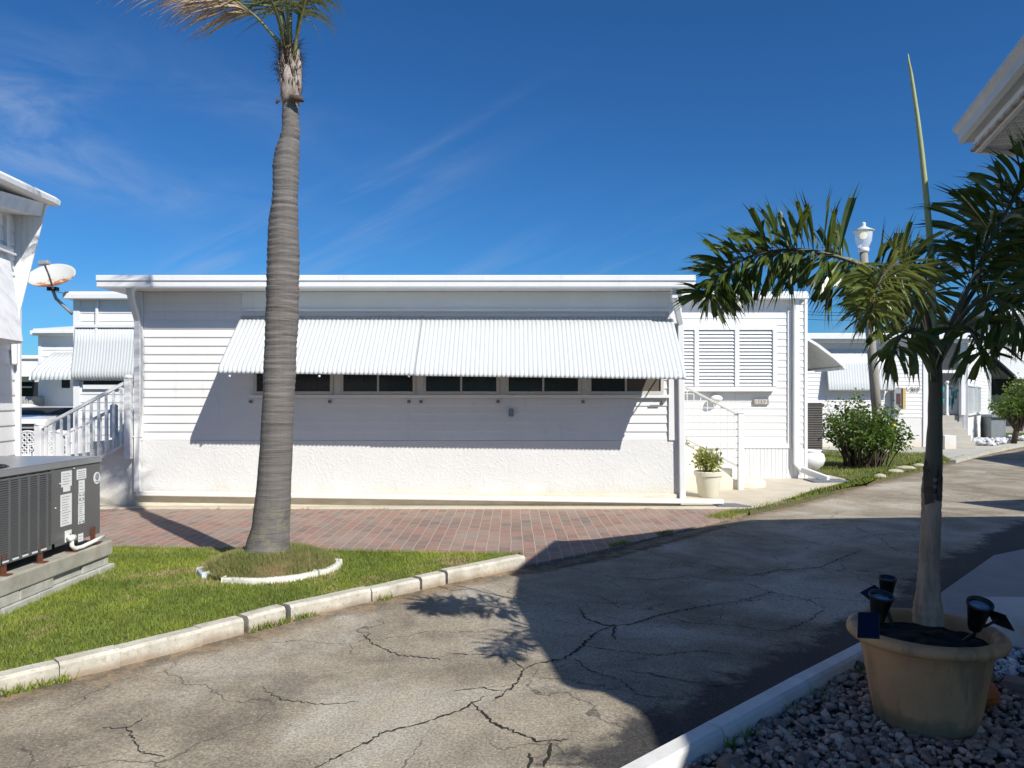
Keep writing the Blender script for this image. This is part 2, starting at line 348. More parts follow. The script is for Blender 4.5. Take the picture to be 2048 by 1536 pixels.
def grassm(name, a, bcol, c, dry, dlo, dhi):
    m, nt, b = nodes(name); v = tcoord(nt)
    n = noise(nt, v, .95, 6, .7); n2 = noise(nt, v, 26, 3, .7)
    cc = ramp(nt, n, [(.3, a), (.5, bcol), (.7, c)]); cc = mix(nt, smap(nt, noise(nt, v, 1.0, 6, .7, .4), dlo, dhi), cc, dry)
    cc = mix(nt, .8, cc, ramp(nt, n2, [(.3, (.75,.75,.7)), (.7, (1.3,1.25,1.2))]), 'MULTIPLY')
    nt.links.new(cc, b.inputs['Base Color']); b.inputs['Roughness'].default_value = .6
    t = nt.nodes.new('ShaderNodeBsdfTranslucent'); nt.links.new(cc, t.inputs[0]); ms = nt.nodes.new('ShaderNodeMixShader'); ms.inputs[0].default_value = .3
    nt.links.new(b.outputs[0], ms.inputs[1]); nt.links.new(t.outputs[0], ms.inputs[2]); nt.links.new(ms.outputs[0], nt.nodes['Material Output'].inputs[0]); return m
GRASS = grassm('lawn_grass', (.095,.15,.025), (.20,.265,.037), (.35,.40,.055), (.44,.35,.19), .53, .68)
GRASSD = grassm('mound_grass_dry', (.17,.20,.06), (.27,.27,.10), (.17,.22,.05), (.46,.36,.20), .53, .68)
SOILM = M('sandy_soil_under_grass', (.13,.11,.055), (.07,.075,.03), 4, .95, .5, 40)
POTSOIL = M('black_potting_soil', (.010,.008,.006), (.003,.003,.002), 30, .95, .8, 60)
GROUNDM = M('dry_green_ground', (.13,.14,.06), (.09,.10,.05), 1, .95)
def gravelm(name, stops):
    m, nt, b = nodes(name); at = nt.nodes.new('ShaderNodeAttribute'); at.attribute_name = 'tone'
    c = ramp(nt, at.outputs['Fac'], stops); v = tcoord(nt)
    c = mix(nt, .6, c, ramp(nt, noise(nt, v, 45, 4, .7), [(.3, (.65,.65,.65)), (.7, (1.3,1.3,1.3))]), 'MULTIPLY')
    nt.links.new(c, b.inputs['Base Color']); b.inputs['Roughness'].default_value = .8; bump(nt, b, noise(nt, v, 90, 3), .3, .003); return m
GRAV = gravelm('mauve_grey_gravel', [(0, (.17,.105,.08)), (.4, (.34,.225,.175)), (.75, (.46,.32,.245)), (1, (.58,.43,.32))])
WGRAV = gravelm('white_pebbles', [(0, (.42,.43,.45)), (.6, (.60,.62,.65)), (1, (.75,.77,.8))])
def trunkm():
    m, nt, b = nodes('ringed_palm_bark'); v = tcoord(nt); vs = tcoord(nt, scale=(1.2,1.2,16)); vt = tcoord(nt, scale=(30,30,1.5))
    c = ramp(nt, noise(nt, vs, 2.2, 6, .7, .5), [(.28, (.068,.060,.053)), (.43, (.128,.115,.104)), (.58, (.168,.153,.139)), (.74, (.23,.208,.188))])
    c = mix(nt, .22, c, ramp(nt, noise(nt, vt, 1, 4, .7), [(.3, (.55,.55,.55)), (.65, (1.25,1.22,1.2))]), 'MULTIPLY')
    geo = nt.nodes.new('ShaderNodeNewGeometry'); sp = nt.nodes.new('ShaderNodeSeparateXYZ'); nt.links.new(geo.outputs['Position'], sp.inputs[0])
    lich = mth(nt, 'MULTIPLY', smap(nt, noise(nt, v, 7, 5, .7), .48, .60), smap(nt, sp.outputs[2], .85, .45))
    c = mix(nt, mth(nt, 'MULTIPLY', lich, .6), c, (.24,.235,.14))
    low = smap(nt, sp.outputs[2], 1.9, .9); c = mix(nt, mth(nt, 'MULTIPLY', low, .35), c, (.13,.12,.115))
    nt.links.new(c, b.inputs['Base Color']); b.inputs['Roughness'].default_value = .9
    bump(nt, b, mth(nt, 'ADD', noise(nt, vs, 3, 5, .7), mth(nt, 'MULTIPLY', noise(nt, vt, 1.3, 4), .25)), .6, .02); return m
BARK = trunkm()
BOOT = M('papery_palm_sheath', (.46,.39,.33), (.10,.07,.05), 11, .7, .4, 30, stretch=(1,1,.5))
FIBRE = M('brown_palm_fibre', (.12,.085,.06), (.05,.035,.025), 30, .95, .6, 60)
RACH = M('green_leaf_stalk', (.19,.19,.06), (.06,.065,.025), 22, .5)
SHAFT = M('green_crownshaft', (.115,.105,.06), (.045,.04,.03), 4, .5, .1, 30, stretch=(1,1,.3))
GTRUNK = M('pale_potted_palm_trunk', (.46,.36,.27), (.17,.12,.085), 2.2, .8, .5, 12, stretch=(9,9,1.6), det=8)
SPEAR = M('pale_spear_leaf', (.42,.45,.24), (.27,.32,.15), 8, .5, stretch=(26,26,.5))
def potm():
    m, nt, b = nodes('stained_ceramic_pot'); v = tcoord(nt); vs = tcoord(nt, scale=(9,9,1))
    c = ramp(nt, noise(nt, v, 3, 6, .65), [(.3, (.42,.225,.105)), (.7, (.60,.35,.175))])
    c = mix(nt, mth(nt, 'MULTIPLY', smap(nt, noise(nt, vs, 1.2, 5, .7), .48, .64), .6), c, (.20,.13,.075))
    geo = nt.nodes.new('ShaderNodeNewGeometry'); sp = nt.nodes.new('ShaderNodeSeparateXYZ'); nt.links.new(geo.outputs['Position'], sp.inputs[0])
    low = mth(nt, 'MULTIPLY', smap(nt, mth(nt, 'ADD', sp.outputs[2], mth(nt, 'MULTIPLY', noise(nt, v, 6, 5, .7), .16)), .23, .15), .65)
    c = mix(nt, low, c, (.11,.105,.065))
    nt.links.new(c, b.inputs['Base Color']); b.inputs['Roughness'].default_value = .65; bump(nt, b, noise(nt, v, 40, 4), .2, .004); return m
POTM = potm()
def rustdish():
    m, nt, b = nodes('rust_stained_dish'); v = tcoord(nt); sp = nt.nodes.new('ShaderNodeSeparateXYZ'); nt.links.new(v, sp.inputs[0])
    n = noise(nt, v, 7, 6, .7)
    d = mth(nt, 'ADD', mth(nt, 'MULTIPLY', sp.outputs[0], .55), mth(nt, 'MULTIPLY', sp.outputs[2], -1.6))
    k = mth(nt, 'SUBTRACT', mth(nt, 'ADD', n, mth(nt, 'MULTIPLY', d, .9)), 0)
    c = ramp(nt, k, [(.66, (.50,.50,.46)), (.72, (.50,.27,.11)), (.82, (.24,.075,.03)), (.95, (.18,.05,.03))])
    nt.links.new(c, b.inputs['Base Color']); b.inputs['Roughness'].default_value = .6; return m
DISHM = rustdish()

# ------------------------------------------------------------------ ground, road, paving
MB().box(-400, 400, -150, 700, -1.0, -.03).build('ground', GROUNDM, kind='structure')
def polyline_dist(X, Y, pts):
    d = np.full(X.shape, 1e9)
    for (ax, ay), (bx, by) in zip(pts[:-1], pts[1:]):
        vx, vy = bx-ax, by-ay; L = vx*vx+vy*vy+1e-12
        t = np.clip(((X-ax)*vx+(Y-ay)*vy)/L, 0, 1); d = np.minimum(d, np.hypot(X-ax-t*vx, Y-ay-t*vy))
    return d
g2 = lambda u, v, z=0.0: tuple(G(u, v, z)[:2])
LK = [(-9.5, 2.05), g2(-700, 1500), g2(0,1390), g2(250,1330), g2(490,1265), g2(578,1240), g2(740,1203), g2(840,1180), g2(900,1165), g2(1052,1133)]   # road side of the lawn kerb
RB = [g2(1052,1133), g2(1200,1103), g2(1350,1066), g2(1450,1040), g2(1500,1027), g2(1580,1010), g2(1700,976), g2(1850,938), g2(1950,913), g2(2048,893), (33, 38), (60, 66)]
RK = [(-1.6, 1.0), (.66, 3.16), (1.60, 4.04), (2.10, 4.50), (2.55, 4.93), (3.05, 5.40)]                # road side of the white kerb
RW = [g2(1881,1193), g2(1987,1117), g2(2048,1104), (5.6, 8.2), (9, 11.2), (16, 15.2), (40, 34)]
def road():
    xs = np.arange(-12, 20.01, .08); ys = np.arange(-6, 24.01, .08)
    X, Y = np.meshgrid(xs, ys); nx, ny = len(xs), len(ys)
    V = np.stack([X.ravel(), Y.ravel(), np.zeros(X.size)], 1)
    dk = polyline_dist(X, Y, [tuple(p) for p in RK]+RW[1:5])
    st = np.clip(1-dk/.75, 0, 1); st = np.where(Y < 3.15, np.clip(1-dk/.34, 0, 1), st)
    dl = polyline_dist(X, Y, LK+RB); dirt = np.clip(1-dl/.42, 0, 1)
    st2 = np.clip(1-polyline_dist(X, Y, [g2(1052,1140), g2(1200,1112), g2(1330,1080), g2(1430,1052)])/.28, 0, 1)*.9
    V[:,2] = (.012*np.sin(X*1.1+.6*Y)*np.cos(Y*.9)).ravel()*.5-.006
    idx = np.arange(nx*ny).reshape(ny, nx)
    Fc = np.stack([idx[:-1,:-1], idx[:-1,1:], idx[1:,1:], idx[1:,:-1]], -1).reshape(-1, 4)
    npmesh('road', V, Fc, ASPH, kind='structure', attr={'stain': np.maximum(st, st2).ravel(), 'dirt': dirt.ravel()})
road()
MB().prism([(20,-6),(60,-6),(60,66),(20,24)], -.05, -.008).build('road_beyond', ASPH, kind='structure')
# cracks in the asphalt
def crack(pts, w, seed):
    rs = random.Random(seed); P3 = []
    for (u0,v0),(u1,v1) in zip(pts[:-1], pts[1:]):
        a, b = G(u0,v0), G(u1,v1); n = max(2, int((b-a).length/.018))
        for i in range(n): P3.append(a.lerp(b, i/n)+Vector((rs.uniform(-.009,.009), rs.uniform(-.013,.013), 0)))
    P3.append(G(*pts[-1])); vs = []; L = len(P3)
    for i, p in enumerate(P3):
        d = (P3[min(i+1,L-1)]-P3[max(i-1,0)]).normalized(); s = Vector((-d.y, d.x, 0))
        t = i/(L-1); ww = w*rs.uniform(.15,1.0)*min(1, .25+6*min(t, 1-t))
        z = .006*math.sin(p.x*1.1+.6*p.y)*math.cos(p.y*.9)-.006+.003
        vs += [(p.x+s.x*ww, p.y+s.y*ww, z), (p.x-s.x*ww*rs.uniform(.3,1), p.y-s.y*ww, z)]
    return vs, [(2*i, 2*i+1, 2*i+3, 2*i+2) for i in range(L-1)]
cm = MB()
CR = [([(620,1536),(735,1480),(760,1464),(850,1440),(925,1415),(945,1402),(975,1388)], .010),
      ([(945,1403),(985,1440),(1040,1465),(1075,1478),(1103,1477)], .011), ([(1100,1476),(1098,1500),(1088,1530)], .012),
      ([(1103,1477),(1140,1476)], .005), ([(1060,1500),(1058,1536)], .012),
      ([(985,1400),(1010,1382),(1035,1362),(1050,1336)], .012), ([(1050,1336),(1075,1325),(1130,1315),(1165,1290),(1190,1265),(1230,1248)], .014),
      ([(1050,1336),(1030,1320),(990,1308),(900,1305)], .006), ([(1150,1315),(1180,1340),(1240,1358)], .008),
      ([(722,1262),(745,1285),(800,1308),(850,1313),(900,1318)], .007), ([(1155,1210),(1170,1235),(1210,1250),(1260,1248),(1320,1228),(1400,1212),(1470,1202)], .013),
      ([(1230,1250),(1225,1268),(1235,1285)], .012), ([(1350,1120),(1420,1130),(1500,1150),(1545,1145)], .008), ([(1480,1160),(1530,1180),(1620,1200),(1650,1215)], .009),
      ([(1470,1202),(1520,1190),(1545,1180)], .009), ([(1500,1150),(1560,1140),(1640,1135),(1680,1118),(1725,1100)], .010), ([(1640,1135),(1670,1150),(1720,1155)], .007),
      ([(1250,1340),(1290,1345),(1350,1358),(1430,1372),(1500,1366)], .007), ([(250,1445),(262,1470),(280,1500),(330,1512)], .006), ([(200,1455),(262,1452),(300,1425)], .005),
      ([(1130,1130),(1160,1140),(1200,1146)], .005), ([(1150,1185),(1200,1190),(1240,1215)], .005), ([(1650,1050),(1760,1068),(1900,1080)], .007), ([(1750,1000),(1840,1012),(2048,1030)], .008),
      ([(1560,1075),(1650,1090),(1725,1100),(1800,1110)], .007), ([(960,1175),(1000,1190),(1060,1200)], .004),
      ([(1180,1085),(1290,1100),(1350,1118)], .008), ([(1230,1150),(1300,1158),(1380,1150),(1440,1160),(1480,1160)], .008), ([(1320,1228),(1380,1245),(1470,1250),(1560,1262)], .008),
      ([(1165,1290),(1230,1300),(1320,1310),(1400,1300),(1480,1310)], .007), ([(1500,1060),(1580,1072),(1650,1090)], .006), ([(1700,1050),(1760,1075),(1790,1100),(1850,1120)], .007),
      ([(1560,1262),(1620,1240),(1650,1215)], .007), ([(860,1165),(905,1180),(960,1175)], .005), ([(520,1370),(560,1395),(640,1405),(720,1400)], .004), ([(1240,1358),(1270,1385),(1350,1398)], .006), ([(1010,1382),(960,1372),(905,1380)], .005)]
for i, (pts, w) in enumerate(CR): cm.add(*crack(pts, w, i))
cm.build('road_crack', CRACK, kind='structure')
# brick paving between the lawn and the house
br = [g2(-300,1096), g2(640,1098), g2(1040,1106), g2(1052,1133), g2(1200,1103), g2(1350,1066), g2(1450,1040), g2(1500,1027), (g2(1500,1024)[0], 10.42), (-9.6,10.42)]
MB().prism(br, -.02, .012).build('brick_paving', PAVE, kind='structure')
# concrete strip and driveway by the house
dv = [(-9.6,10.42), (3.28,10.42), g2(1560,1010), g2(1620,988), g2(1700,968), g2(1690,961), (6.4,14.9), (2.2,14.9), (2.2,10.8), (-9.6,10.8)]
MB().prism(dv, -.02, .03).build('driveway', DRIVE, kind='structure', bevel=.01)
# verge grass beside the driveway, path in front of the house beyond
vg = [g2(1500,1030), g2(1580,1013), g2(1700,979), g2(1850,941), g2(1905,925), g2(1880,909), g2(1640,905), (6.3,16.0), (6.3,13.3), g2(1700,966), g2(1620,986), g2(1560,1008), g2(1500,1024)]
MB().prism(vg, -.02, .035).build('verge_soil', SOILM, kind='structure')
pb = [g2(1780,909), g2(1880,909), g2(1905,923), g2(1975,906), g2(2048,890), (26,30.5), (10,30.5), (8.5,24)]
MB().prism(pb, -.02, .02).build('path', PAD, kind='structure')
kb = MB()
kp = [G(1905,926), G(1950,913), G(2010,899), G(2060,889), Vector((26.5,31.2,0))]
for a, b in zip(kp[:-1], kp[1:]): kb.beam(a+Vector((0,0,.03)), b+Vector((0,0,.03)), .14, .10)
kb.build('far_kerb', CONC2, kind='structure')
# lawn
kerbin = [g2(0,1352,.09), g2(240,1291,.09), g2(480,1230,.09), g2(570,1210,.09), g2(740,1176,.09), g2(890,1150,.09), g2(1050,1118,.09)]
lawn = [(-9.6,8.0), (-9.6,2.2)]+[(x, y) for x, y in LK[1:]]+[g2(1050,1108,.05), g2(640,1102,.05)]
lawn_in = [(-9.6,8.02), (-9.6,2.3)]+[(x-.04, y+.09) for x, y in LK[1:-1]]+[(LK[-1][0]-.05, LK[-1][1]+.02), g2(1046,1109,.05), g2(640,1102,.05)]
MB().prism(lawn_in, -.03, .055).build('lawn_soil', SOILM, kind='structure')
# kerb along the lawn: long stones with open joints
def path_at(pts, s):
    for a, b in zip(pts[:-1], pts[1:]):
        L = math.hypot(b[0]-a[0], b[1]-a[1])
        if s <= L: return Vector((a[0]+(b[0]-a[0])*s/L, a[1]+(b[1]-a[1])*s/L, 0))
        s -= L
    return Vector((*pts[-1], 0))
KERBC = M('aged_white_kerb_stone', (.60,.565,.48), (.38,.35,.28), 7, .85, .6, 35, det=8)
def foot(m, z0, z1, c_):
    nt = m.node_tree; b = nt.nodes['Principled BSDF']; old = b.inputs['Base Color'].links[0].from_socket
    g_ = nt.nodes.new('ShaderNodeNewGeometry'); sp = nt.nodes.new('ShaderNodeSeparateXYZ'); nt.links.new(g_.outputs['Position'], sp.inputs[0]); n_ = noise(nt, tcoord(nt), 6, 5, .7)
    nt.links.new(mix(nt, mth(nt, 'MULTIPLY', smap(nt, mth(nt, 'ADD', sp.outputs[2], mth(nt, 'MULTIPLY', mth(nt, 'SUBTRACT', n_, .5), .10)), z1, z0), .8), old, c_), b.inputs['Base Color'])
foot(KERBC, -.01, .055, (.27,.19,.12))
nt0 = KERBC.node_tree; b0 = nt0.nodes['Principled BSDF']; old0 = b0.inputs['Base Color'].links[0].from_socket
nt0.links.new(mix(nt0, mth(nt0, 'MULTIPLY', smap(nt0, noise(nt0, tcoord(nt0), 38, 5, .75), .52, .66), .55), old0, (.22,.20,.16)), b0.inputs['Base Color'])
kb = MB(); marks = [0]
def arc_of(u):
    best, s, bs = 1e9, 0, 0
    for a, b in zip(LK[:-1], LK[1:]):
        L = math.hypot(b[0]-a[0], b[1]-a[1])
        for t in np.linspace(0, 1, 50):
            x = a[0]+(b[0]-a[0])*t; y = a[1]+(b[1]-a[1])*t; uu = 1024+x/y*F
            if y > 1 and abs(uu-u) < best: best, bs = abs(uu-u), s+L*t
        s += L
    return bs
tot = sum(math.hypot(b[0]-a[0], b[1]-a[1]) for a, b in zip(LK[:-1], LK[1:]))
s0 = arc_of(0)
bounds = [s0-4.5, s0-3.1, s0-1.7, s0-.5, arc_of(118), arc_of(240), arc_of(402), arc_of(491), arc_of(576), arc_of(744), arc_of(842), arc_of(893), tot]
gaps = [.01,.01,.01,.006,.006,.006,.006,.035,.035,.008,.03,.03,.01]
for i, (a, b) in enumerate(zip(bounds[:-1], bounds[1:])):
    a += gaps[i]/2; b -= gaps[i+1]/2; n = max(2, int((b-a)/.12)); yaw = random.uniform(-.008, .008); top = .095+random.uniform(-.008,.006)
    secs = []
    for k in range(n+1):
        p = path_at(LK, a+(b-a)*k/n); q = path_at(LK, min(a+(b-a)*k/n+.05, tot)); q0 = path_at(LK, max(a+(b-a)*k/n-.05, 0)); d = (q-q0).normalized(); s = Vector((-d.y, d.x, 0))
        p = p+s*(yaw*(k-n/2)); e = random.uniform(-.004,.004)
        secs.append([p+Vector((0,0,-.03)), p+Vector((0,0,top-.018+e)), p+s*.018+Vector((0,0,top+e)), p+s*.105+Vector((0,0,top+e*.5)), p+s*.12+Vector((0,0,top-.015)), p+s*.12+Vector((0,0,-.03))])
    vs = [q for s_ in secs for q in s_]; fs = [(k*6+j, (k+1)*6+j, (k+1)*6+(j+1) % 6, k*6+(j+1) % 6) for k in range(n) for j in range(6)]
    fs += [tuple(range(5,-1,-1)), tuple(n*6+j for j in range(6))]; kb.add(vs, fs)
kb.build('lawn_kerb', KERBC, kind='structure')

# ------------------------------------------------------------------ grass blades
def inpoly(X, Y, poly):
    ins = np.zeros(X.shape, bool); n = len(poly)
    for i in range(n):
        x1, y1 = poly[i]; x2, y2 = poly[(i+1) % n]
        c = ((y1 > Y) != (y2 > Y)) & (X < (x2-x1)*(Y-y1)/(y2-y1+1e-12)+x1); ins ^= c
    return ins
def blades(X, Y, Z, h, w):
    n = len(X); a = rng.uniform(0, 2*np.pi, n); lean = rng.uniform(.1, .9, n)*h; la = rng.uniform(0, 2*np.pi, n); hh = h*rng.uniform(.5, 1.2, n)
    base = np.stack([X, Y, Z], 1); side = np.stack([np.cos(a), np.sin(a), 0*a], 1)*w/2
    tip = base+np.stack([np.cos(la)*lean, np.sin(la)*lean, hh], 1)
    V = np.stack([base-side, base+side, tip], 1).reshape(-1, 3); return V, np.arange(3*n).reshape(-1, 3)
def scatter(poly, n, keep=None):
    p = np.array(poly); x0, y0 = p.min(0); x1, y1 = p.max(0)
    X = rng.uniform(x0, x1, n); Y = rng.uniform(y0, y1, n); k = inpoly(X, Y, poly)
    if keep is not None: k &= keep(X, Y)
    return X[k], Y[k]
MC = Vector((-2.12, 6.62, .055)); MR = .56
out_mound = lambda X, Y: (np.hypot(X-MC.x, Y-MC.y) > MR+.02) & (X > -.72*Y-.3)
X, Y = scatter(lawn_in, 640000, out_mound)
patch = np.array([mnoise.noise(Vector((x*1.5, y*1.5, 3))) for x, y in zip(X[:20000], Y[:20000])])
V, Fc = blades(X, Y, np.full(len(X), .05), .034, .0075)
npmesh('grass', V, Fc, GRASS, kind='stuff')
edge = []
for a, b in zip(LK[1:-1], LK[2:]):           # tufts that lean over the kerb and weeds at its foot
    edge.append((a, b))
ex, ey, ez = [], [], []
for i in range(1500):
    s = random.uniform(s0-1, tot); p = path_at(LK, s)
    if mnoise.noise(Vector((p.x*2.2, p.y*2.2, 9))) > .12: ex.append(p.x+random.uniform(0,.035)); ey.append(p.y-random.uniform(-.005,.05)); ez.append(-.002)
for i in range(9000):
    t = random.random(); k = random.randrange(len(RB)-4); a, b = RB[k], RB[k+1]; x = a[0]+(b[0]-a[0])*t; y = a[1]+(b[1]-a[1])*t
    if k >= 3 or mnoise.noise(Vector((x*2, y*2, 5))) > .25:
        ex.append(x+random.uniform(-.25,.05)*(1 if k >= 3 else .3)); ey.append(y+random.uniform(-.02,.22)*(1 if k >= 3 else .3)); ez.append(.0)
for i in range(500):
    x = random.uniform(-5.2, 3); 
    if mnoise.noise(Vector((x*3, 1, 5))) > .2: ex.append(x); ey.append(10.42-random.uniform(0,.03)); ez.append(.01)
for i in range(700):
    k_ = random.random(); q_ = Vector((-.8,1.85,0)).lerp(Vector((2.12,4.53,0)), k_)
    if mnoise.noise(Vector((q_.x*4, q_.y*4, 2))) > .1: ex.append(q_.x+.13+random.uniform(-.02,.04)); ey.append(q_.y-.07+random.uniform(-.03,.02)); ez.append(.03)
V, Fc = blades(np.array(ex), np.array(ey), np.array(ez), .05, .010)
npmesh('verge_weeds', V, Fc, GRASS, kind='stuff')
X, Y = scatter(vg, 60000); V, Fc = blades(X, Y, np.full(len(X), .03), .06, .014)
npmesh('verge_grass', V, Fc, GRASS, kind='stuff')

# ------------------------------------------------------------------ mobile home opposite
D = 10.7
home = thing('mobile_home', 'long white mobile home with corrugated window awning, lap siding and stucco base facing the drive', 'house', (-1.2, D, 0))
XL, XR = XU(272, D), XU(1362, D)
b = MB(); b.box(XL+.01, XR-.01, D+.02, 14.3, .94, 3.08); b.build('wall', WHITE, home)
b = MB(); b.siding((XU(288,D), D+.02, 0), (XU(1336,D), D+.02, 0), .955, 3.07, .1225, d=.016)
b.siding((XL, 14.28, 0), (XL, D+.05, 0), .955, 3.07, .1225, out=(-1,0,0)); b.build('siding', WHITE, home)
b = MB(); b.box(XL, XR, D+.0, 14.28, 0, .952); b.build('stucco_base', STUCCO, home, bevel=.008)
b = MB(); b.box(XL-.01, XR-.06, D-.035, D-.002, .0, .19); b.build('foundation', FOUND, home, bevel=.006)
b = MB(); b.box(XL-.006, XU(286,D), D-.02, D+.10, .953, 3.07); b.box(XU(1337,D), XR+.006, D-.02, D+.10, .953, 3.07)
b.box(XU(487,D), XR-.17, D-.03, D+.0, 2.79, 2.83)
b.box(XU(487,D)-.02, XU(1337,D), D-.012, D+.015, 2.83, 3.07); b.build('corner_trim', TRIM, home, bevel=.004)
# roof, fascia and gutter
EY = D-.443; RL, RR = XU(195, EY)+.0, XU(1390, EY)
b = MB()
vs = [(RL,EY+.03,3.075),(RR,EY+.03,3.075),(RR,14.3,3.075),(RL,14.3,3.075),(RL,EY+.03,3.225),(RR,EY+.03,3.225),(RR,14.3,3.55),(RL,14.3,3.55)]
b.add(vs, [(0,3,2,1),(4,5,6,7),(0,1,5,4),(1,2,6,5),(2,3,7,6),(3,0,4,7)]); b.build('roof', TRIM, home)
b = MB(); b.extrude([(-.03,.0),(.0,0),(.012,.02),(.012,.085),(.03,.10),(.03,.165),(.024,.172),(-.03,.172)], (RL-.005,EY+.0,3.062), (RR+.005,EY+.0,3.062)); b.build('gutter', TRIM, home)
# downspouts
b = MB(); xg = XU(252,EY); xw = XU(279,D)
b.beam((xg, EY+.1, 3.08), (xg, EY+.11, 2.98), .085, .065, (0,1,0)); b.beam((xg, EY+.11, 3.0), (xw, D-.055, 2.66), .08, .06, (0,1,0)); b.beam((xw, D-.055, 2.68), (xw, D-.055, .22), .085, .06, (0,1,0))
b.box(xw-.055, xw+.055, D-.09, D-.018, 1.0, 1.02); b.build('downspout', TRIM, home, bevel=.01)
b = MB(); xg2 = XU(1352,EY); xw2 = XU(1352,D)+.05
b.beam((xg2, EY+.1, 3.08), (xg2, EY+.11, 2.93), .085, .065, (0,1,0)); b.beam((xg2, EY+.11, 2.95), (xw2, D-.055, 2.60), .08, .06, (0,1,0)); b.beam((xw2, D-.055, 2.62), (xw2+.03, D-.055, .13), .085, .06, (0,1,0)); b.build('downspout', TRIM, home, bevel=.01)
b = MB(); zl, zr = ZV(987, D-.12), ZV(1004, D-.12)
b.beam((XL+.05, D-.085, zl), (XU(1447,D-.1), D-.085, zr), .09, .065); b.build('drain_pipe', PVC, home, bevel=.012)
b = MB()
for u, L in ((300,.1),(560,.1),(820,.1),(1090,.1),(1330,.1)): b.box(XU(u,D), XU(u,D)+.03, D-.05, D-.03, .01, .18)
# corrugated awning generator
def awning(name, parent, a, bpt, out, path, pitch, mat=AWN, amp=.011, per=8, drop=(0,0)):
    a, bpt, o = Vector(a), Vector(bpt), Vector(out); L = (bpt-a).length; ax = (bpt-a)/L; n = int(L/pitch)*per; vs = []
    m = len(path)
    for i in range(n+1):
        s = L*i/n; ph = (s/pitch) % 1.0; bulge = amp*abs(math.sin(math.pi*ph))
        for j, (q, z) in enumerate(path):
            q0, z0 = path[max(j-1,0)]; q1, z1 = path[min(j+1,m-1)]; t = Vector((q1-q0, z1-z0)); t.normalize(); z = z+(drop[0]+(drop[1]-drop[0])*s/L)*(q/path[-1][0]); nn = (-t.y, t.x)
            if nn[1] < 0 and nn[0] < 0: nn = (-nn[0], -nn[1])
            k = 1.0+.6*(j == m-1)
            p = a+ax*s+o*(q+nn[0]*bulge*k)+Vector((0,0,z+nn[1]*bulge*k-a.z+a.z)); vs.append(p)
    mb = MB(); mb.add(vs, [(i*m+j, (i+1)*m+j, (i+1)*m+j+1, i*m+j+1) for i in range(n) for j in range(m-1)])
    ob = mb.build(name, mat, parent, smooth=True); md = ob.modifiers.new('thickness', 'SOLIDIFY'); md.thickness = .002
    return ob
pth = [(0.02, 2.72), (.30, 2.445), (.55, 2.205), (.68, 2.08), (.755, 2.005), (.805, 1.955), (.838, 1.915), (.85, 1.875), (.852, 1.84)]
A0, A1 = (XU(487,D)-.03, D-.0, 0), (XU(1352,D)-.055, D-.0, 0)
mid = A0[0]+(A1[0]-A0[0])*.42
awning('awning', home, A0, (mid+.02, A0[1], 0), (0,-1,0), pth, .0595, drop=(.045,.012))
awning('awning', home, (mid, A0[1]-.006, 0), A1, (0,-1,0), [(q, z-.006) for q, z in pth], .0595, drop=(.012,-.035))
b = MB(); xm_ = mid+.012
for (q0,z0_),(q1,z1_) in zip(pth[:-1], pth[1:]): b.beam((xm_,D-q0-.012,z0_+.012+.012*q0/.85), (xm_,D-q1-.012,z1_+.012+.012*q1/.85), .012, .008)
b.build('awning_seam', GREYM, home)
b = MB()
for x in np.linspace(A0[0]+.15, A1[0]-.1, 6):
    b.tube([(x, D-.03, 2.0), (x, D-.80, 1.905)], .010, 6)
    b.ball((x, D-.845, 1.845), .017, 8, 6)
b.beam((A0[0], D-.79, 1.925), (A1[0], D-.79, 1.925), .03, .03); b.build('awning_frame', TRIM, home)
# awning hold-down clips, electrical box, maker's lettering
CLIP = M('brown_clip_metal', (.20,.17,.14), (.14,.12,.10), 20, .6)
for u in (502,660,818,842,996,1166,1326):
    x, z = XU(u,D), ZV(803,D); b = MB(); b.box(x-.02, x+.02, D-.03, D, z-.02, z+.02); b.build('awning_clip', CLIP, home)
b = MB(); x, z = XU(1022,D), ZV(825,D); b.box(x-.035, x+.035, D-.05, D, z-.055, z+.055); b.build('outlet_box', M('blue_grey_outlet', (.22,.25,.29), (.17,.2,.23), 20, .5), home, bevel=.005)
def text(name, body, size, loc, mat, parent, rot=(R(90),0,0), ext=.002):
    c = bpy.data.curves.new(name, 'FONT'); c.body = body; c.size = size; c.align_x = 'CENTER'; c.align_y = 'CENTER'; c.extrude = ext; c.materials.append(mat)
    tmp = bpy.data.objects.new('tmp', c); me = bpy.data.meshes.new_from_object(tmp); bpy.data.objects.remove(tmp); bpy.data.curves.remove(c)
    o = bpy.data.objects.new(name, me); col.objects.link(o); o.rotation_euler = rot; o.parent = parent
    off = Vector((0,0,0)); p = parent
    while p is not None: off += p.location; p = p.parent
    o.location = Vector(loc)-off; return o
b = MB()
for k in range(8):
    x = XU(1299+k*2.6,D); b.box(x, x+.0186, D-.020, D-.012, ZV(812,D), ZV(809.5,D))
b.build('small_lettering', INK, home)
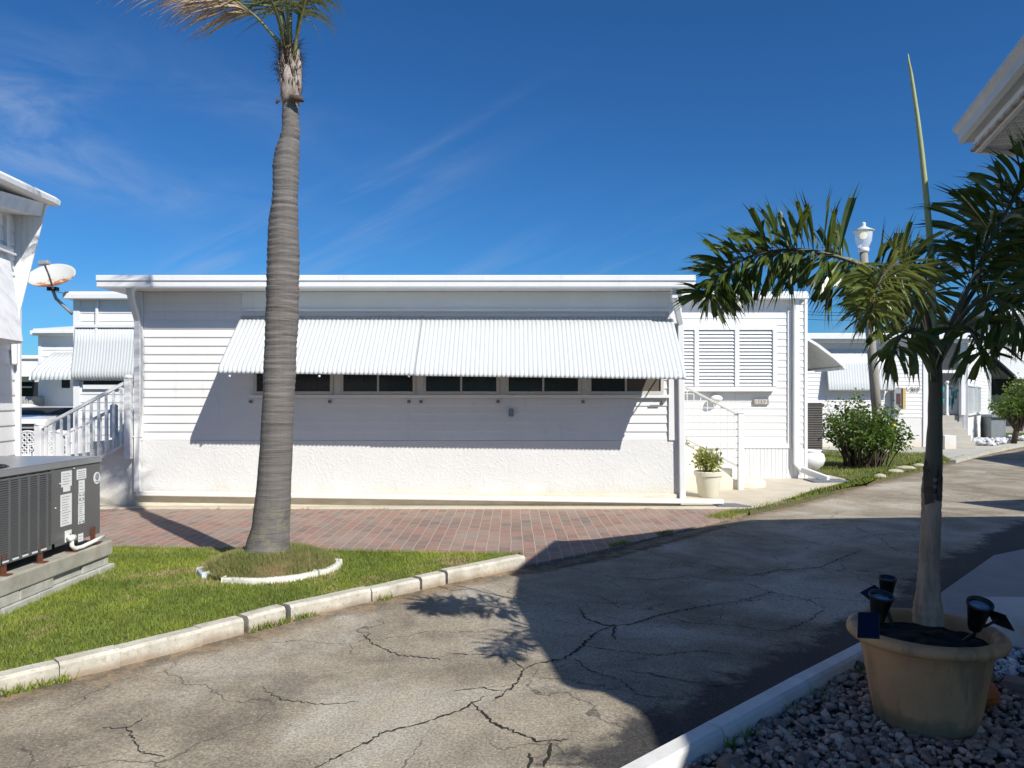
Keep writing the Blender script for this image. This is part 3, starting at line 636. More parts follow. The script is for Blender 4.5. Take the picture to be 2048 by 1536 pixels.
# the five windows in the shade of the awning
ZW0, ZW1 = ZV(789,D), 2.45
for u0, u1 in ((508,667),(681,832),(846,999),(1011,1162),(1176,1327)):
    x0, x1 = XU(u0,D), XU(u1,D); w = MB(); f = .045
    w.box(x0, x1, D-.03, D+.03, ZW0, ZW0+f); w.box(x0, x1, D-.03, D+.03, ZW1-f, ZW1); w.box(x0, x0+f, D-.03, D+.03, ZW0+f, ZW1-f); w.box(x1-f, x1, D-.03, D+.03, ZW0+f, ZW1-f)
    xm = (x0+x1)/2; w.box(xm-.014, xm+.014, D-.024, D+.02, ZW0+f, ZW1-f); wo = w.build('window', FRAME, home, bevel=.004)
    for a, c in ((x0+f, xm-.014), (xm+.014, x1-f)):
        MB().box(a, c, D-.005, D+.006, ZW0+f, ZW1-f).build('pane', GLASS if u0 < 1176 or a < xm-.05 else SCREEN, wo)
b = MB(); b.box(XU(500,D), XU(1337,D), D-.045, D-.018, ZW0-.05, ZW0-.004); b.build('window_sill', TRIM, home, bevel=.004)
# rear body of the same home
E = 14.3; BL, BR = XU(147,E), XU(1614,E)
b = MB(); b.box(BL+.015, BR-.015, E+.02, 18.4, .0, 3.45); b.build('rear_wall', WHITE, home)
MB().siding((BL+.10,E+.02,0), (XL-.05,E+.02,0), .70, 3.44, .155).build('rear_siding', WHITE, home)
b = MB(); b.siding((XR+.02,E+.02,0), (XU(1575,E),E+.02,0), .69, 3.44, .133)
b.siding((BR-.015,E+.1,0), (BR-.015,18.3,0), .69, 3.44, .133, out=(1,0,0)); b.siding((XU(1600,E),E+.02,0), (XU(1611,E),E+.02,0), .69, 3.44, .133); b.build('rear_siding', WHITE, home)
MB().box(BL, BL+.12, E-.01, E+.12, 0, 3.44).build('corner_trim', TRIM, home)
b = MB()
b.box(XU(1575,E), XU(1582,E), E-.015, E+.02, .69, 3.20); b.box(XU(1575,E), XU(1583,E), E-.025, E+.02, 3.2, 3.22)
b.box(XU(1609,E), BR+.01, E-.01, E+.12, 0, 3.44); b.box(XR, XU(1582,E), E-.02, E+.02, .60, .69); b.build('rear_trim', TRIM, home, bevel=.004)
b = MB(); x = XR+.02
while x < BR-.06:
    b.add([(x,E-.004,.02),(x+.05,E-.004,.02),(x+.056,E+.004,.02),(x+.07,E+.0,.02),(x,E-.004,.60),(x+.05,E-.004,.60),(x+.056,E+.004,.60),(x+.07,E+.0,.60)], [(0,1,5,4),(1,2,6,5),(2,3,7,6)]); x += .07
b.build('ribbed_skirting', TRIM, home)
b = MB(); b.box(XU(128,E-.15), XU(1616,E-.15), E-.2, 18.6, 3.43, 3.53); b.box(XU(129,E-.15), XU(1615,E-.15), E-.16, 18.5, 3.53, 3.57); b.build('rear_roof', TRIM, home, bevel=.01)
# bahama shutter with louvres
x0, x1 = 2.45, XU(1548,E); z0, z1 = ZV(783,E), ZV(655,E); b = MB()
b.box(x0, x1, E-.15, E-.10, z0, z0+.09); b.box(x0, x1, E-.15, E-.10, z1-.06, z1); 
for u in (1365+25, 1470, 1545): 
    x = XU(u,E); b.box(x-.045, x+.035, E-.16, E-.10, z0+.09, z1-.06)
b.box(x0, x1+.03, E-.10, E+.0, z1, z1+.05); b.build('shutter_frame', TRIM, home, bevel=.004)
b = MB(); z = z0+.11
while z < z1-.07:
    b.add([(x0,E-.140,z),(x1-.02,E-.140,z),(x1-.02,E-.112,z+.052),(x0,E-.112,z+.052),(x0,E-.145,z-.006),(x1-.02,E-.145,z-.006)], [(0,1,2,3),(4,5,1,0)]); z += .0655
b.build('louvre_slats', TRIM, home); MB().box(x0, x1, E-.09, E-.0, z0+.02, z1).build('shutter_back', M('blue_grey_backing', (.34,.39,.41), (.28,.33,.35), 5, .3), home)  # plain blue-grey backing behind the slats
# ceramic house number
b = MB(); b.box(XU(1506,E), XU(1537,E), E-.03, E+.0, ZV(810,E), ZV(798,E)); pl = b.build('number_plaque', PLAQ, home, bevel=.01)
text('number', '0112', .115, ((XU(1506,E)+XU(1537,E))/2, E-.034, ZV(804,E)), STICK, pl)
# wall lamp half hidden behind the railing
b = MB(); b.ball((XU(1430,E), E-.10, ZV(797,E)), .12, 14, 8, (1,.8,.55)); b.build('wall_lamp', TRIM, home, smooth=True)
# rear downspout with kicked-out foot
b = MB(); xd = XU(1590,E)
b.beam((xd,E-.06,3.43), (xd+.0,E-.06,.30), .11, .08, (0,1,0)); b.beam((xd,E-.06,.32), (xd+.12,E-.12,.18), .11, .08, (0,1,0)); b.beam((xd+.1,E-.12,.20), (XU(1650,13.9),13.75,.07), .09, .11); b.build('downspout', TRIM, home, bevel=.012)
b = MB(); b.beam((XU(196,E),E-.03,3.43), (XU(193,E),E-.03,2.0), .05, .04, (0,1,0)); b.build('downspout', TRIM, home, bevel=.01)
# rear left closed awning and trim under it
pr = [(.02,2.90), (.05,2.62), (.10,2.30), (.15,2.08), (.16,1.99), (.13,1.93), (.07,1.90)]
awning('awning', home, (XU(151,E),E,0), (XL+.3,E,0), (0,-1,0), pr, .056, per=6, amp=.009)
b = MB(); b.box(XU(155,E), XL+.3, E-.06, E-.0, 2.90, 2.95); b.box(XU(168,E), XU(240,E), E-.04, E+.0, 1.73, 1.81); b.build('rear_window_trim', TRIM, home)
MB().box(XU(168,E), XL+.3, E-.025, E+.0, 1.815, 1.93).build('rear_window_pane', GLASS, home)
# awning on the right side wall, opened
aw = [(0.0,2.78), (.30,2.60), (.62,2.36), (.80,2.20), (.84,2.14)]
awning('awning', home, (BR,E+.25,0), (BR,17.6,0), (1,0,0), aw, .09)
b = MB()
for (q0,z0_),(q1,z1_) in zip(aw[:-1], aw[1:]): b.beam((BR+q0,E+.25,z0_-.01), (BR+q1,E+.25,z1_-.01), .03, .05)
b.beam((BR+.83,E+.25,2.14), (BR+.83,17.5,2.14), .04, .06)
for y in (E+.5, E+1.6, E+2.8): b.beam((BR,y,2.05), (BR+.8,y,2.13), .03, .03)
b.beam((BR+.02,E+.3,2.1), (BR+.75,17.4,2.15), .03, .03); b.build('awning_frame', TRIM, home)
# pipes beside the vertical right corner (small utility)

# ------------------------------------------------------------------ stairs and railings
def stairs(name, mat, x_top, x_bot, y0, y1, ztop, n, label, land=0):
    s = 1 if x_bot > x_top else -1; run = abs(x_bot-x_top)/n; poly = [(x_top-s*land, 0), (x_top-s*land, ztop), (x_top, ztop)]
    for i in range(n):
        poly.append((x_top+s*run*i, ztop-ztop/n*i)) if i else None
        poly.append((x_top+s*run*(i+1), ztop-ztop/n*i)); 
        if i < n-1: poly.append((x_top+s*run*(i+1), ztop-ztop/n*(i+1)))
    poly.append((x_bot, 0)); cl = []
    for p in poly:
        if not cl or (abs(p[0]-cl[-1][0])+abs(p[1]-cl[-1][1])) > 1e-5: cl.append(p)
    m = len(cl); vs = [(x, y0, z) for x, z in cl]+[(x, y1, z) for x, z in cl]
    fs = [tuple(range(m)), tuple(range(2*m-1, m-1, -1))]+[(i, m+i, m+(i+1) % m, (i+1) % m) for i in range(m)]
    return one(MB().add(vs, fs), name, mat, label, 'stairs', bevel=.012)
stairs('stucco_stairs', STUCCO, XL-.35, XL-2.0, D+.06, D+1.15, .93, 5, 'white stucco steps at the left end of the long home, behind the grey air conditioner', land=.33)
# sloping side wall of those steps
b = MB(); xa, xb = XL-.02, XL-1.95
b.add([(xa,D,0),(xa,D,.96),(xa-.33,D,.96),(xb,D,.08),(xb,D,0),(xa,D+.055,0),(xa,D+.055,.96),(xa-.33,D+.055,.96),(xb,D+.055,.08),(xb,D+.055,0)],
      [(0,1,2,3,4)[::-1],(5,6,7,8,9),(0,1,6,5),(1,2,7,6),(2,3,8,7),(3,4,9,8)])
one(b, 'stair_side_wall', STUCCO, 'sloping white stucco side wall of the left steps, shaded by the palm', 'wall')
def railing(name, label, x0, z0, x1, z1, y, posts, drop, nb, base):
    t = thing(name, label, 'railing', ((x0+x1)/2, y, 0), 0)
    r = MB(); r.beam((x0,y,z0), (x1,y,z1), .05, .045); r.build('top_rail', TRIM, t, bevel=.006)
    r = MB(); r.beam((x0,y,z0-drop), (x1,y,z1-drop), .04, .035); r.build('bottom_rail', TRIM, t, bevel=.005)
    for (px, pz, bz) in posts:
        q = MB(); q.box(px-.045, px+.045, y-.045, y+.045, bz, pz); q.lathe((px,y,0), [(.055,pz),(.06,pz+.015),(.055,pz+.035),(.03,pz+.055),(.0,pz+.06)], 14); q.build('post', TRIM, t, bevel=.006)
    for i in range(nb):
        k = (i+1)/(nb+1); x = x0+(x1-x0)*k; zt = z0+(z1-z0)*k; q = MB(); q.box(x-.014, x+.014, y-.014, y+.014, zt-drop, zt-.01); q.build('baluster', TRIM, t)
    return t
yr = D-.10; px0, px1 = XU(257,yr), XU(78,yr)
railing('stair_railing', 'nearer white balustered railing sloping up the left steps, with two capped posts', px0, ZV(762,yr), px1, ZV(858,yr), yr, [(px0, ZV(757,yr), ZV(918,yr)), (px1, ZV(851,yr), .0)], ZV(762,yr)-ZV(885,yr), 11, .0)
yr = D+1.2; px0, px1 = XU(228,yr), XU(120,yr)
railing('stair_railing', 'farther white balustered railing seen through the first one on the left steps', px0, ZV(818,yr), px1, ZV(872,yr), yr, [(px0, ZV(815,yr), .93), (px1, ZV(866,yr), .0)], .62, 7, .0)
# right stairs
SY = 12.6
stairs('cream_stairs', CREAM, XR+.35, 3.95, SY+.02, SY+1.1, .92, 5, 'cream stucco steps behind the yellow-green potted shrub at the right end of the home', land=.34)
b = MB(); xa = XR
b.add([(xa,SY-.05,0),(xa,SY-.05,.92),(xa+.35,SY-.05,.92),(3.85,SY-.05,.10),(3.85,SY-.05,0),(xa,SY+.015,0),(xa,SY+.015,.92),(xa+.35,SY+.015,.92),(3.85,SY+.015,.10),(3.85,SY+.015,0)],
      [(0,4,3,2,1)[::-1],(5,6,7,8,9),(0,1,6,5),(1,2,7,6),(2,3,8,7),(3,4,9,8)])
one(b, 'stair_side_wall', CREAM, 'sloping cream stucco side wall of the right steps, behind the potted shrub', 'wall')
b = MB(); b.lathe((4.0, SY+.35, .03), [(.36,0),(.36,.10),(.33,.13)], 20); one(b, 'bottom_step', CREAM, 'rounded cream bottom step at the foot of the mesh railing', 'step', bevel=.01)
t = thing('mesh_railing', 'white wire mesh railing with one post on the cream steps', 'railing', (3.3, SY-.1, 0)); y = SY-.09
xa, za, xb, zb = XU(1350,y), ZV(763,y), XU(1481,y), ZV(832,y); drop = ZV(832,y)-ZV(935,y)
r = MB(); r.beam((xa,y,za), (xb,y,zb), .04, .035); r.build('top_rail', FRAME, t, bevel=.005)
r = MB(); r.beam((xa,y,za-drop), (xb,y,zb-drop), .035, .03); r.build('bottom_rail', FRAME, t, bevel=.005)
r = MB(); r.box(xb-.045, xb+.045, y-.045, y+.045, .03, zb+.04); r.box(xb-.055, xb+.055, y-.055, y+.055, zb+.04, zb+.06); r.build('post', TRIM, t, bevel=.005)
r = MB(); x = xb-.10
while x > xa:
    zt = zb+(za-zb)*(xb-x)/(xb-xa); r.box(x-.007, x+.007, y-.007, y+.007, zt-drop, zt); x -= .113
z = .45
while z < za:
    # horizontal wires clipped between the two rails
    sl_ = (za-zb)/(xb-xa); xr = min(xb, xb-(z-zb)/sl_) if z > zb else xb; xl = max(xa, xb-(z-(zb-drop))/sl_) if z < za-drop else xa
    if xr-xl > .05: r.box(xl, xr, y-.006, y+.006, z-.007, z+.007)
    z += .118
r.build('wire_mesh', M('pale_grey_wire', (.66,.66,.64), (.60,.60,.58), 6, .5), t)
# planter with shrub
def bush(mbs, c, rad, hgt, nst, nl, ls, seed, base_r=.1, droop=.2):
    rs = random.Random(seed); st, lf = mbs; c = Vector(c)
    for i in range(nst):
        a = rs.uniform(0, 2*math.pi); rr = rad*math.sqrt(rs.random()); h = hgt*(1-.45*(rr/rad)**2)*rs.uniform(.72, 1.05)
        p0 = c+Vector((math.cos(a), math.sin(a), 0))*base_r*rs.random(); p3 = c+Vector((math.cos(a)*rr, math.sin(a)*rr, h))
        p1 = p0.lerp(p3, .35)+Vector((0,0,h*.12)); p2 = p0.lerp(p3, .7)+Vector((rs.uniform(-.05,.05)*rad, rs.uniform(-.05,.05)*rad, h*.06))
        st.tube([p0,p1,p2,p3], [.012*hgt+.002,.009*hgt+.001,.006*hgt,.002], 5, False)
        for k in range(nl):
            t = 1-rs.random()**1.4*.75; q = (p1.lerp(p2, t/.7*1) if t < .7 else p2.lerp(p3, (t-.7)/.3)) if t > .1 else p1
            d = Vector((rs.gauss(0,1), rs.gauss(0,1), rs.gauss(.15,.8))).normalized(); q = q+d*ls*rs.uniform(.2,1.6)
            s = d.cross(Vector((rs.gauss(0,1), rs.gauss(0,1), rs.gauss(0,1)))).normalized(); L = ls*rs.uniform(.7,1.35); w = L*.33
            n = d.cross(s)
            lf.add([q, q+d*L*.45+s*w+n*w*.3, q+d*L-Vector((0,0,L*droop)), q+d*L*.45-s*w+n*w*.3], [(0,1,2,3)])
pc = G(1423, 997, .03); pc = Vector((pc.x, pc.y+.18, .03))
t = one(MB().lathe((pc.x,pc.y,.03), [(.135,0),(.15,.02),(.20,.33),(.22,.335),(.225,.39),(.215,.40),(.19,.40),(.18,.36),(0.001,.355)], 32, True, False), 'plant_pot', M('cream_plastic_pot', (.66,.63,.52), (.60,.57,.46), 4, .5), 'cream round plastic pot with a lip holding the yellow-green shrub', 'plant pot', smooth=True)
md = t.modifiers.new('edge', 'EDGE_SPLIT'); md.split_angle = R(35)
t = thing('potted_shrub', 'bushy yellow-green shrub growing in the cream pot beside the steps', 'shrub', (pc.x, pc.y, .38))
st, lf = MB(), MB(); bush((st,lf), (pc.x,pc.y,.38), .25, .42, 30, 26, .05, 3, .06)
st.build('stem', RACH, t); lf.build('foliage', LEM, t)
a = G(1452,1014,.034); b = MB(); b.prism([(a.x-.1,10.52),(a.x+.36,10.50),(a.x+.22,10.78),(a.x-.1,10.80)], .032, .045); one(b, 'rubber_mat', SLATE, 'grey mat on the concrete at the end of the long white drain pipe', 'mat')
b = MB(); a = G(1655,962,.034); b.prism([(a.x-.35,a.y-.25),(a.x+.32,a.y-.18),(a.x+.30,a.y+.2),(a.x-.35,a.y+.25)], .037, .055); one(b, 'rubber_mat', SLATE, 'grey mat under the kicked-out foot of the rear downspout', 'mat')

# ------------------------------------------------------------------ tall palm, mound, edging
t = thing('tall_palm', 'tall ringed palm tree leaning slightly right, its fronds blown left above the frame', 'palm tree', (MC.x, MC.y, .1))
PY = 6.62
tr = [(1118,536,50),(1100,535,47),(1080,537,43),(1050,541,39),(1000,546,36.5),(950,549,35),(900,552,34),(850,554.5,33.5),(800,557,33),(700,561,33.5),(600,565,34),(500,566.5,33),(450,567,31),(400,570,26.5),(370,571.5,26),(350,572,26.5),(330,572,27),(300,575,24),(280,578.5,21),(262,582,18.5),(240,581,17.5),(215,581,17),(200,581,16)]
def interp(v, k): 
    vs = [q[0] for q in tr][::-1]; return float(np.interp(v, vs, [q[k] for q in tr][::-1]))
n = 30; vs = []; rows = 420
for i in range(rows+1):
    v = 1118+(198-1118)*i/rows; c = P(interp(v,1), v, PY); r = interp(v,2)/F*PY*.94
    zz = c.z; ring = (mnoise.noise(Vector((0, 0, zz*9)))*.5+mnoise.noise(Vector((3, 0, zz*26)))*.55)
    for k in range(n):
        a = 2*math.pi*k/n; ca_, sa = math.cos(a), math.sin(a)
        saw = ((zz*17+.5*mnoise.noise(Vector((ca_*.8, sa*.8, zz*2)))) % 1.0)
        amp = .013*min(1, max(.15, (zz-.7)/1.6))
        rr = r*(1+.035*mnoise.noise(Vector((ca_*1.5, sa*1.5, zz*4)))) + amp*ring*.8 + amp*.55*(saw-.5)
        if zz < .5: rr += .012*mnoise.noise(Vector((ca_*5, sa*5, zz*8)))
        vs.append((c.x+rr*ca_, c.y+rr*sa, zz))
tm = MB().add(vs, [(i*n+k, i*n+(k+1) % n, (i+1)*n+(k+1) % n, (i+1)*n+k) for i in range(rows) for k in range(n)])
tm.build('trunk', BARK, t, smooth=True)
# papery leaf bases round the top of the trunk
def sheath(mb, c, a0, width, r, h, flare, seed):
    rs = random.Random(seed); vs = []; m = 8; q = 7
    for i in range(m+1):
        tt = i/m; w = width*(1-tt**2.2*.75)*(.75+.25*math.sin(math.pi*min(1, tt*1.6)))
        for j in range(q+1):
            a = a0+w*(j/q-.5)*2; rad = r*(1+.22*math.sin(tt*math.pi*.8))+flare*tt**3
            z = h*tt+(rs.uniform(-.05,.05)*h if i == m else 0)-.04*h*abs(j/q-.5)
            vs.append((c.x+rad*math.cos(a), c.y+rad*math.sin(a), c.z+z))
    mb.add(vs, [(i*(q+1)+j, i*(q+1)+j+1, (i+1)*(q+1)+j+1, (i+1)*(q+1)+j) for i in range(m) for j in range(q)])
sh = MB(); cb_ = P(581, 203, PY)
sh.lathe((cb_.x, cb_.y, cb_.z-.02), [(.072,0),(.080,.03),(.084,.10),(.076,.22),(.064,.36),(.05,.46)], 20)
for a0, w, dz_, hh, fl, sd in ((-1.57,.85,.0,.30,.015,1),(-.4,.7,.01,.34,.02,2),(-2.75,.7,.02,.36,.02,3),(-1.2,.5,.16,.30,.0,4),(-2.1,.5,.12,.34,.012,5),(1.2,.9,0,.3,.02,6),(2.6,.8,.05,.36,.02,7),(-.6,.4,.2,.25,.02,8)):
    sheath(sh, cb_+Vector((0,0,dz_-.02)), a0, w, .078, hh, fl, sd)
so_ = sh.build('leaf_base', BOOT, t, smooth=True); md = so_.modifiers.new('thick', 'SOLIDIFY'); md.thickness = .006
b = MB(); q = P(588, 205, PY); b.tube([q+Vector((.0,-.09,0)), q+Vector((.08,-.10,-.005)), q+Vector((.11,-.08,-.02))], [.035,.03,.012], 7); b.tube([P(561,203,PY)+Vector((0,-.05,0)), P(556,212,PY)+Vector((0,-.05,0))], [.02,.006], 6); b.build('leaf_stub', FIBRE, t, smooth=True)
rr_s = random.Random(12); rag = MB()
for i in range(46):      # torn strips of old sheath
    a = rr_s.uniform(0, 6.28); z0_ = rr_s.uniform(.02, .42); c_ = cb_+Vector((.082*math.cos(a), .082*math.sin(a), z0_)); L_ = rr_s.uniform(.05, .16); o_ = Vector((math.cos(a), math.sin(a), 0)); t_ = Vector((-math.sin(a), math.cos(a), 0))*rr_s.uniform(.006,.018)
    dn_ = rr_s.choice((-1, 1, 1)); rag.add([c_-t_, c_+t_, c_+t_*.6+o_*.02+Vector((0,0,L_*.6*dn_)), c_+o_*rr_s.uniform(.02,.05)+Vector((0,0,L_*dn_)), c_-t_*.6+o_*.015+Vector((0,0,L_*.6*dn_))], [(0,1,2,3,4)])
rag.build('torn_sheath', FIBRE, t)
fb = MB(); rs = random.Random(5); cf = P(578, 112, PY)
for i in range(420):
    a = rs.uniform(0, 6.28); z = rs.uniform(-.22, .12); r0 = .075+.01*rs.random(); d = Vector((math.cos(a)*.6, math.sin(a)*.6, rs.uniform(-.4,1.2))).normalized(); L = rs.uniform(.04,.15)
    p = cf+Vector((math.cos(a)*r0, math.sin(a)*r0, z)); s = Vector((-math.sin(a), math.cos(a), 0))*.005
    fb.add([p-s, p+s, p+d*L+Vector((rs.uniform(-.02,.02),0,0))], [(0,1,2)])
fb.tube([cf+Vector((0,0,-.16)), cf, cf+Vector((0,0,.10))], [.085,.085,.05], 12); fb.build('fibre', FIBRE, t)
def spline(pts, n):
    pts = [Vector(p) for p in pts]; outp = []; m = len(pts)-1
    for i in range(n+1):
        s = i/n*m; k = min(int(s), m-1); f = s-k; p0, p1, p2, p3 = pts[max(k-1,0)], pts[k], pts[k+1], pts[min(k+2,m)]
        outp.append(.5*((2*p1)+(p2-p0)*f+(2*p0-5*p1+4*p2-p3)*f*f+(3*p1-p0-3*p2+p3)*f**3))
    return outp
WIND = Vector((-1, .05, -.12))
def frond(parent, pts, nl, L, mat, seed, wind=.8, start=.28, w=.016, rr=.02, grav=.5):
    rr *= .68; rs = random.Random(seed); c = spline(pts, 60); rb = MB(); rb.tube(c, [rr*(1-.85*i/60)+.002 for i in range(61)], 6)
    ro = rb.build('frond', RACH, parent, smooth=True); lf = MB()
    for i in range(nl):
        f = start+(1-start)*i/nl; k = f*60; k0 = min(int(k), 59); p = c[k0].lerp(c[k0+1], k-k0); d = (c[k0+1]-c[k0]).normalized()
        side = d.cross(Vector((0,0,1))).normalized()*(1 if i % 2 else -1); upv = side.cross(d)*(1 if i % 2 else -1)
        g = (side*rs.uniform(.5,1)+d*rs.uniform(.3,.8)+upv*rs.uniform(-.4,.5)+WIND*wind*rs.uniform(.5,1)).normalized(); l = L*rs.uniform(.7,1.1)*(1-.5*f*f)
        wv = d*w/2; q = p.copy(); vsx = []; seg = 5
        for j in range(seg+1):
            tt = j/seg; ww = wv*(1-tt**1.5)*(1.0)+wv*.04; vsx += [q-ww, q+ww]
            g = (g+Vector((0,0,-grav*.35))*1+WIND*wind*.25+Vector((rs.gauss(0,.05),rs.gauss(0,.05),rs.gauss(0,.05)))).normalized(); q = q+g*l/seg
        lf.add(vsx, [(2*j, 2*j+1, 2*j+3, 2*j+2) for j in range(seg)])
    lf.build('leaflets', mat, ro); return ro
pp = lambda *a: [P(u, v, y) for u, v, y in a]
frond(t, pp((566,100,6.6),(543,68,6.55),(505,28,6.5),(440,-15,6.4),(330,-50,6.3),(180,-75,6.2),(30,-70,6.15)), 260, .72, DRYF, 1, 1.0, .33)
frond(t, pp((575,98,6.6),(566,30,6.7),(545,-50,6.8),(470,-120,6.9),(330,-150,7.0),(180,-110,7.1)), 190, .75, FROND, 2, 1.0, .2)
frond(t, pp((580,98,6.6),(581,20,6.6),(576,-80,6.55),(545,-190,6.5),(470,-260,6.4),(360,-280,6.3)), 170, .75, FROND, 3, 1.0, .24)
frond(t, pp((588,115,6.55),(598,40,6.5),(606,-40,6.45),(604,-120,6.4),(590,-180,6.35),(560,-220,6.3)), 130, .42, FROND, 4, .5, .22, grav=.9, rr=.026)
frond(t, pp((590,95,6.55),(604,30,6.45),(618,-30,6.35),(630,-80,6.25),(632,-100,6.2)), 120, .42, FROND, 5, .2, .25, grav=.9)
frond(t, pp((572,98,6.65),(560,30,7.0),(520,-50,7.5),(450,-90,7.9),(360,-60,8.2)), 170, .7, FROND, 6, .9, .3)
frond(t, pp((568,96,6.55),(550,20,6.2),(500,-70,5.8),(420,-110,5.5),(300,-100,5.3)), 220, .75, DRYF, 7, 1.0, .35)
frond(t, pp((578,96,6.6),(572,0,6.3),(552,-140,6.0),(500,-240,5.6),(400,-280,5.3)), 150, .75, FROND, 8, 1.0, .36)
# mound
def mound_z(x, y):
    d = math.hypot(x-MC.x, y-MC.y)/MR; return .055+.13*max(0, 1-d**2.2)+.012*mnoise.noise(Vector((x*5,y*5,0)))
vs = []; fs = []; nr, na = 14, 40
for i in range(nr+1):
    for k in range(na):
        a = 2*math.pi*k/na; r = MR*i/nr; x, y = MC.x+r*math.cos(a), MC.y+r*math.sin(a); vs.append((x, y, mound_z(x, y)))
fs = [(i*na+k, i*na+(k+1) % na, (i+1)*na+(k+1) % na, (i+1)*na+k) for i in range(nr) for k in range(na)]
MB().add(vs, fs).build('mound', SOILM, kind='structure', smooth=True)
n = 42000; rr = MR*np.sqrt(rng.random(n))*1.02; aa = rng.uniform(0, 2*np.pi, n); X = MC.x+rr*np.cos(aa); Y = MC.y+rr*np.sin(aa)
k = np.hypot(X-MC.x, Y-MC.y-.0) > .19; X, Y = X[k], Y[k]; Z = np.array([mound_z(x, y)-.005 for x, y in zip(X, Y)])
V, Fc = blades(X, Y, Z, .075, .008); npmesh('mound_grass', V, Fc, GRASSD, kind='stuff')
EDG = M('white_edging_block', (.72,.70,.64), (.52,.50,.43), 7, .8, .3, 40)
def ring(a0, a1, mat, label, r=MR+.02):
    b = MB(); n = max(4, int(abs(a1-a0)/6)); secs = []
    for i in range(n+1):
        a = R(a0+(a1-a0)*i/n); rr_ = r+.022*mnoise.noise(Vector((a*3,0,2))); d = Vector((math.cos(a), math.sin(a), 0)); h = .105+.016*mnoise.noise(Vector((a*4,1,0)))
        secs += [MC+d*(rr_-.03)+Vector((0,0,-.03)), MC+d*(rr_-.025)+Vector((0,0,h-.055)), MC+d*(rr_+.022)+Vector((0,0,h-.06)), MC+d*(rr_+.03)+Vector((0,0,-.03))]
    b.add(secs, [(i*4+j, (i+1)*4+j, (i+1)*4+(j+1) % 4, i*4+(j+1) % 4) for i in range(n) for j in range(4)]+[(3,2,1,0), (n*4,n*4+1,n*4+2,n*4+3)])
    return one(b, 'edging_stone', mat, label, 'edging', 'white edging round the palm mound', bevel=.008)
ring(-159, -136, M('bluish_white_edging', (.62,.66,.70), (.50,.54,.58), 9, .7), 'short bluish white edging stone at the left end of the palm mound')
ring(-112, -35, EDG, 'long curved white edging stone along the front of the palm mound')
ring(-34, 8, EDG, 'white edging stone curving round the right end of the palm mound')

# ------------------------------------------------------------------ air conditioner on its block base
X1 = -3.53; YF, YN = 6.60, 4.35; X0 = -4.62
t = thing('block_base', 'grey concrete slab on stacked blocks carrying the air conditioner', 'base', ((X0+X1)/2, 5.5, .0))
b = MB(); b.prism([(X0,YN),(X1-.10,YN),(X1+.03,YN+.1),(X1+.03,YF-.02),(X0,YF-.02)], .185, .31); b.build('slab', CONC, t, bevel=.012)
rs = random.Random(4)
for row, (z0, z1) in enumerate(((.03,.105),(.108,.183))):
    y = YN+(.2 if row else 0); 
    while y < YF-.05:
        y1 = min(y+.40, YF); o = rs.uniform(-.025,.02); MB().box(X1-.32+o, X1+o+(.045 if row == 0 else .01), y+.006, y1-.006, z0, z1).build('block', CONC2, t, bevel=.006); y = y1
MB().box(X0+.1, X1-.33, YN+.1, YF-.1, .02, .184).build('fill', CONC, t)
t = thing('air_conditioner', 'large grey packaged air conditioner with louvred side and stickers', 'air conditioner', ((X0+X1)/2-.02, 5.5, .37))
ux1, uyf, uyn, uz0, uz1 = X1-.045, 6.50, 4.45, .385, 1.0; ux0 = X0+.03
MB().box(ux0, ux1-.004, uyn, uyf, uz0, uz1).build('cabinet', ACM, t, bevel=.004)
b = MB(); b.box(ux0-.02, ux1+.014, uyn-.02, uyf+.014, uz1, uz1+.045); b.box(ux0-.01, ux1+.004, uyn-.01, uyf+.004, uz1+.045, uz1+.052); b.build('lid', ACTOP, t, bevel=.006)
# side panels: plain end panel, label panel, louvred coil guard
yb, yc = ZV, None
yA = 1024; ypan1 = X1 and (lambda u: ux1*F/(u-1024))
y145, y107 = ypan1(146), ypan1(105)
b = MB(); b.box(ux1-.004, ux1+.004, y145+.004, uyf, uz0, uz1-.004); b.build('end_panel', ACM, t, bevel=.002)
b = MB(); b.box(ux1-.004, ux1+.003, y107+.002, y145-.004, uz0, uz1-.004); b.build('label_panel', ACM, t, bevel=.002)
MB().box(ux1-.003, ux1+.0005, uyn, y107, uz0+.02, uz1-.01).build('coil', ACDARK, t)
b = MB(); z = uz0+.045
while z < uz1-.02:
    b.add([(ux1+.014,uyn,z),(ux1+.014,y107-.03,z),(ux1+.002,y107-.03,z+.010),(ux1+.002,uyn,z+.010),(ux1+.014,uyn,z-.004),(ux1+.014,y107-.03,z-.004)], [(0,1,2,3),(4,5,1,0)]); z += .0165
y = uyn
while y < y107-.02: b.box(ux1+.0, ux1+.018, y-.008, y+.008, uz0+.03, uz1-.012); y += .108
b.box(ux1, ux1+.016, uyn, y107, uz0+.0, uz0+.035); b.box(ux1, ux1+.016, y107-.035, y107, uz0, uz1-.004); b.build('louvre_guard', ACM, t)
b = MB(); y = uyn+.02
while y < y107-.1: b.box(ux1+.0165, ux1+.019, y+.01, y+.075, uz0+.012, uz0+.024); y += .108
b.build('white_slots', STICK, t)  # plain white bars along the foot of the guard
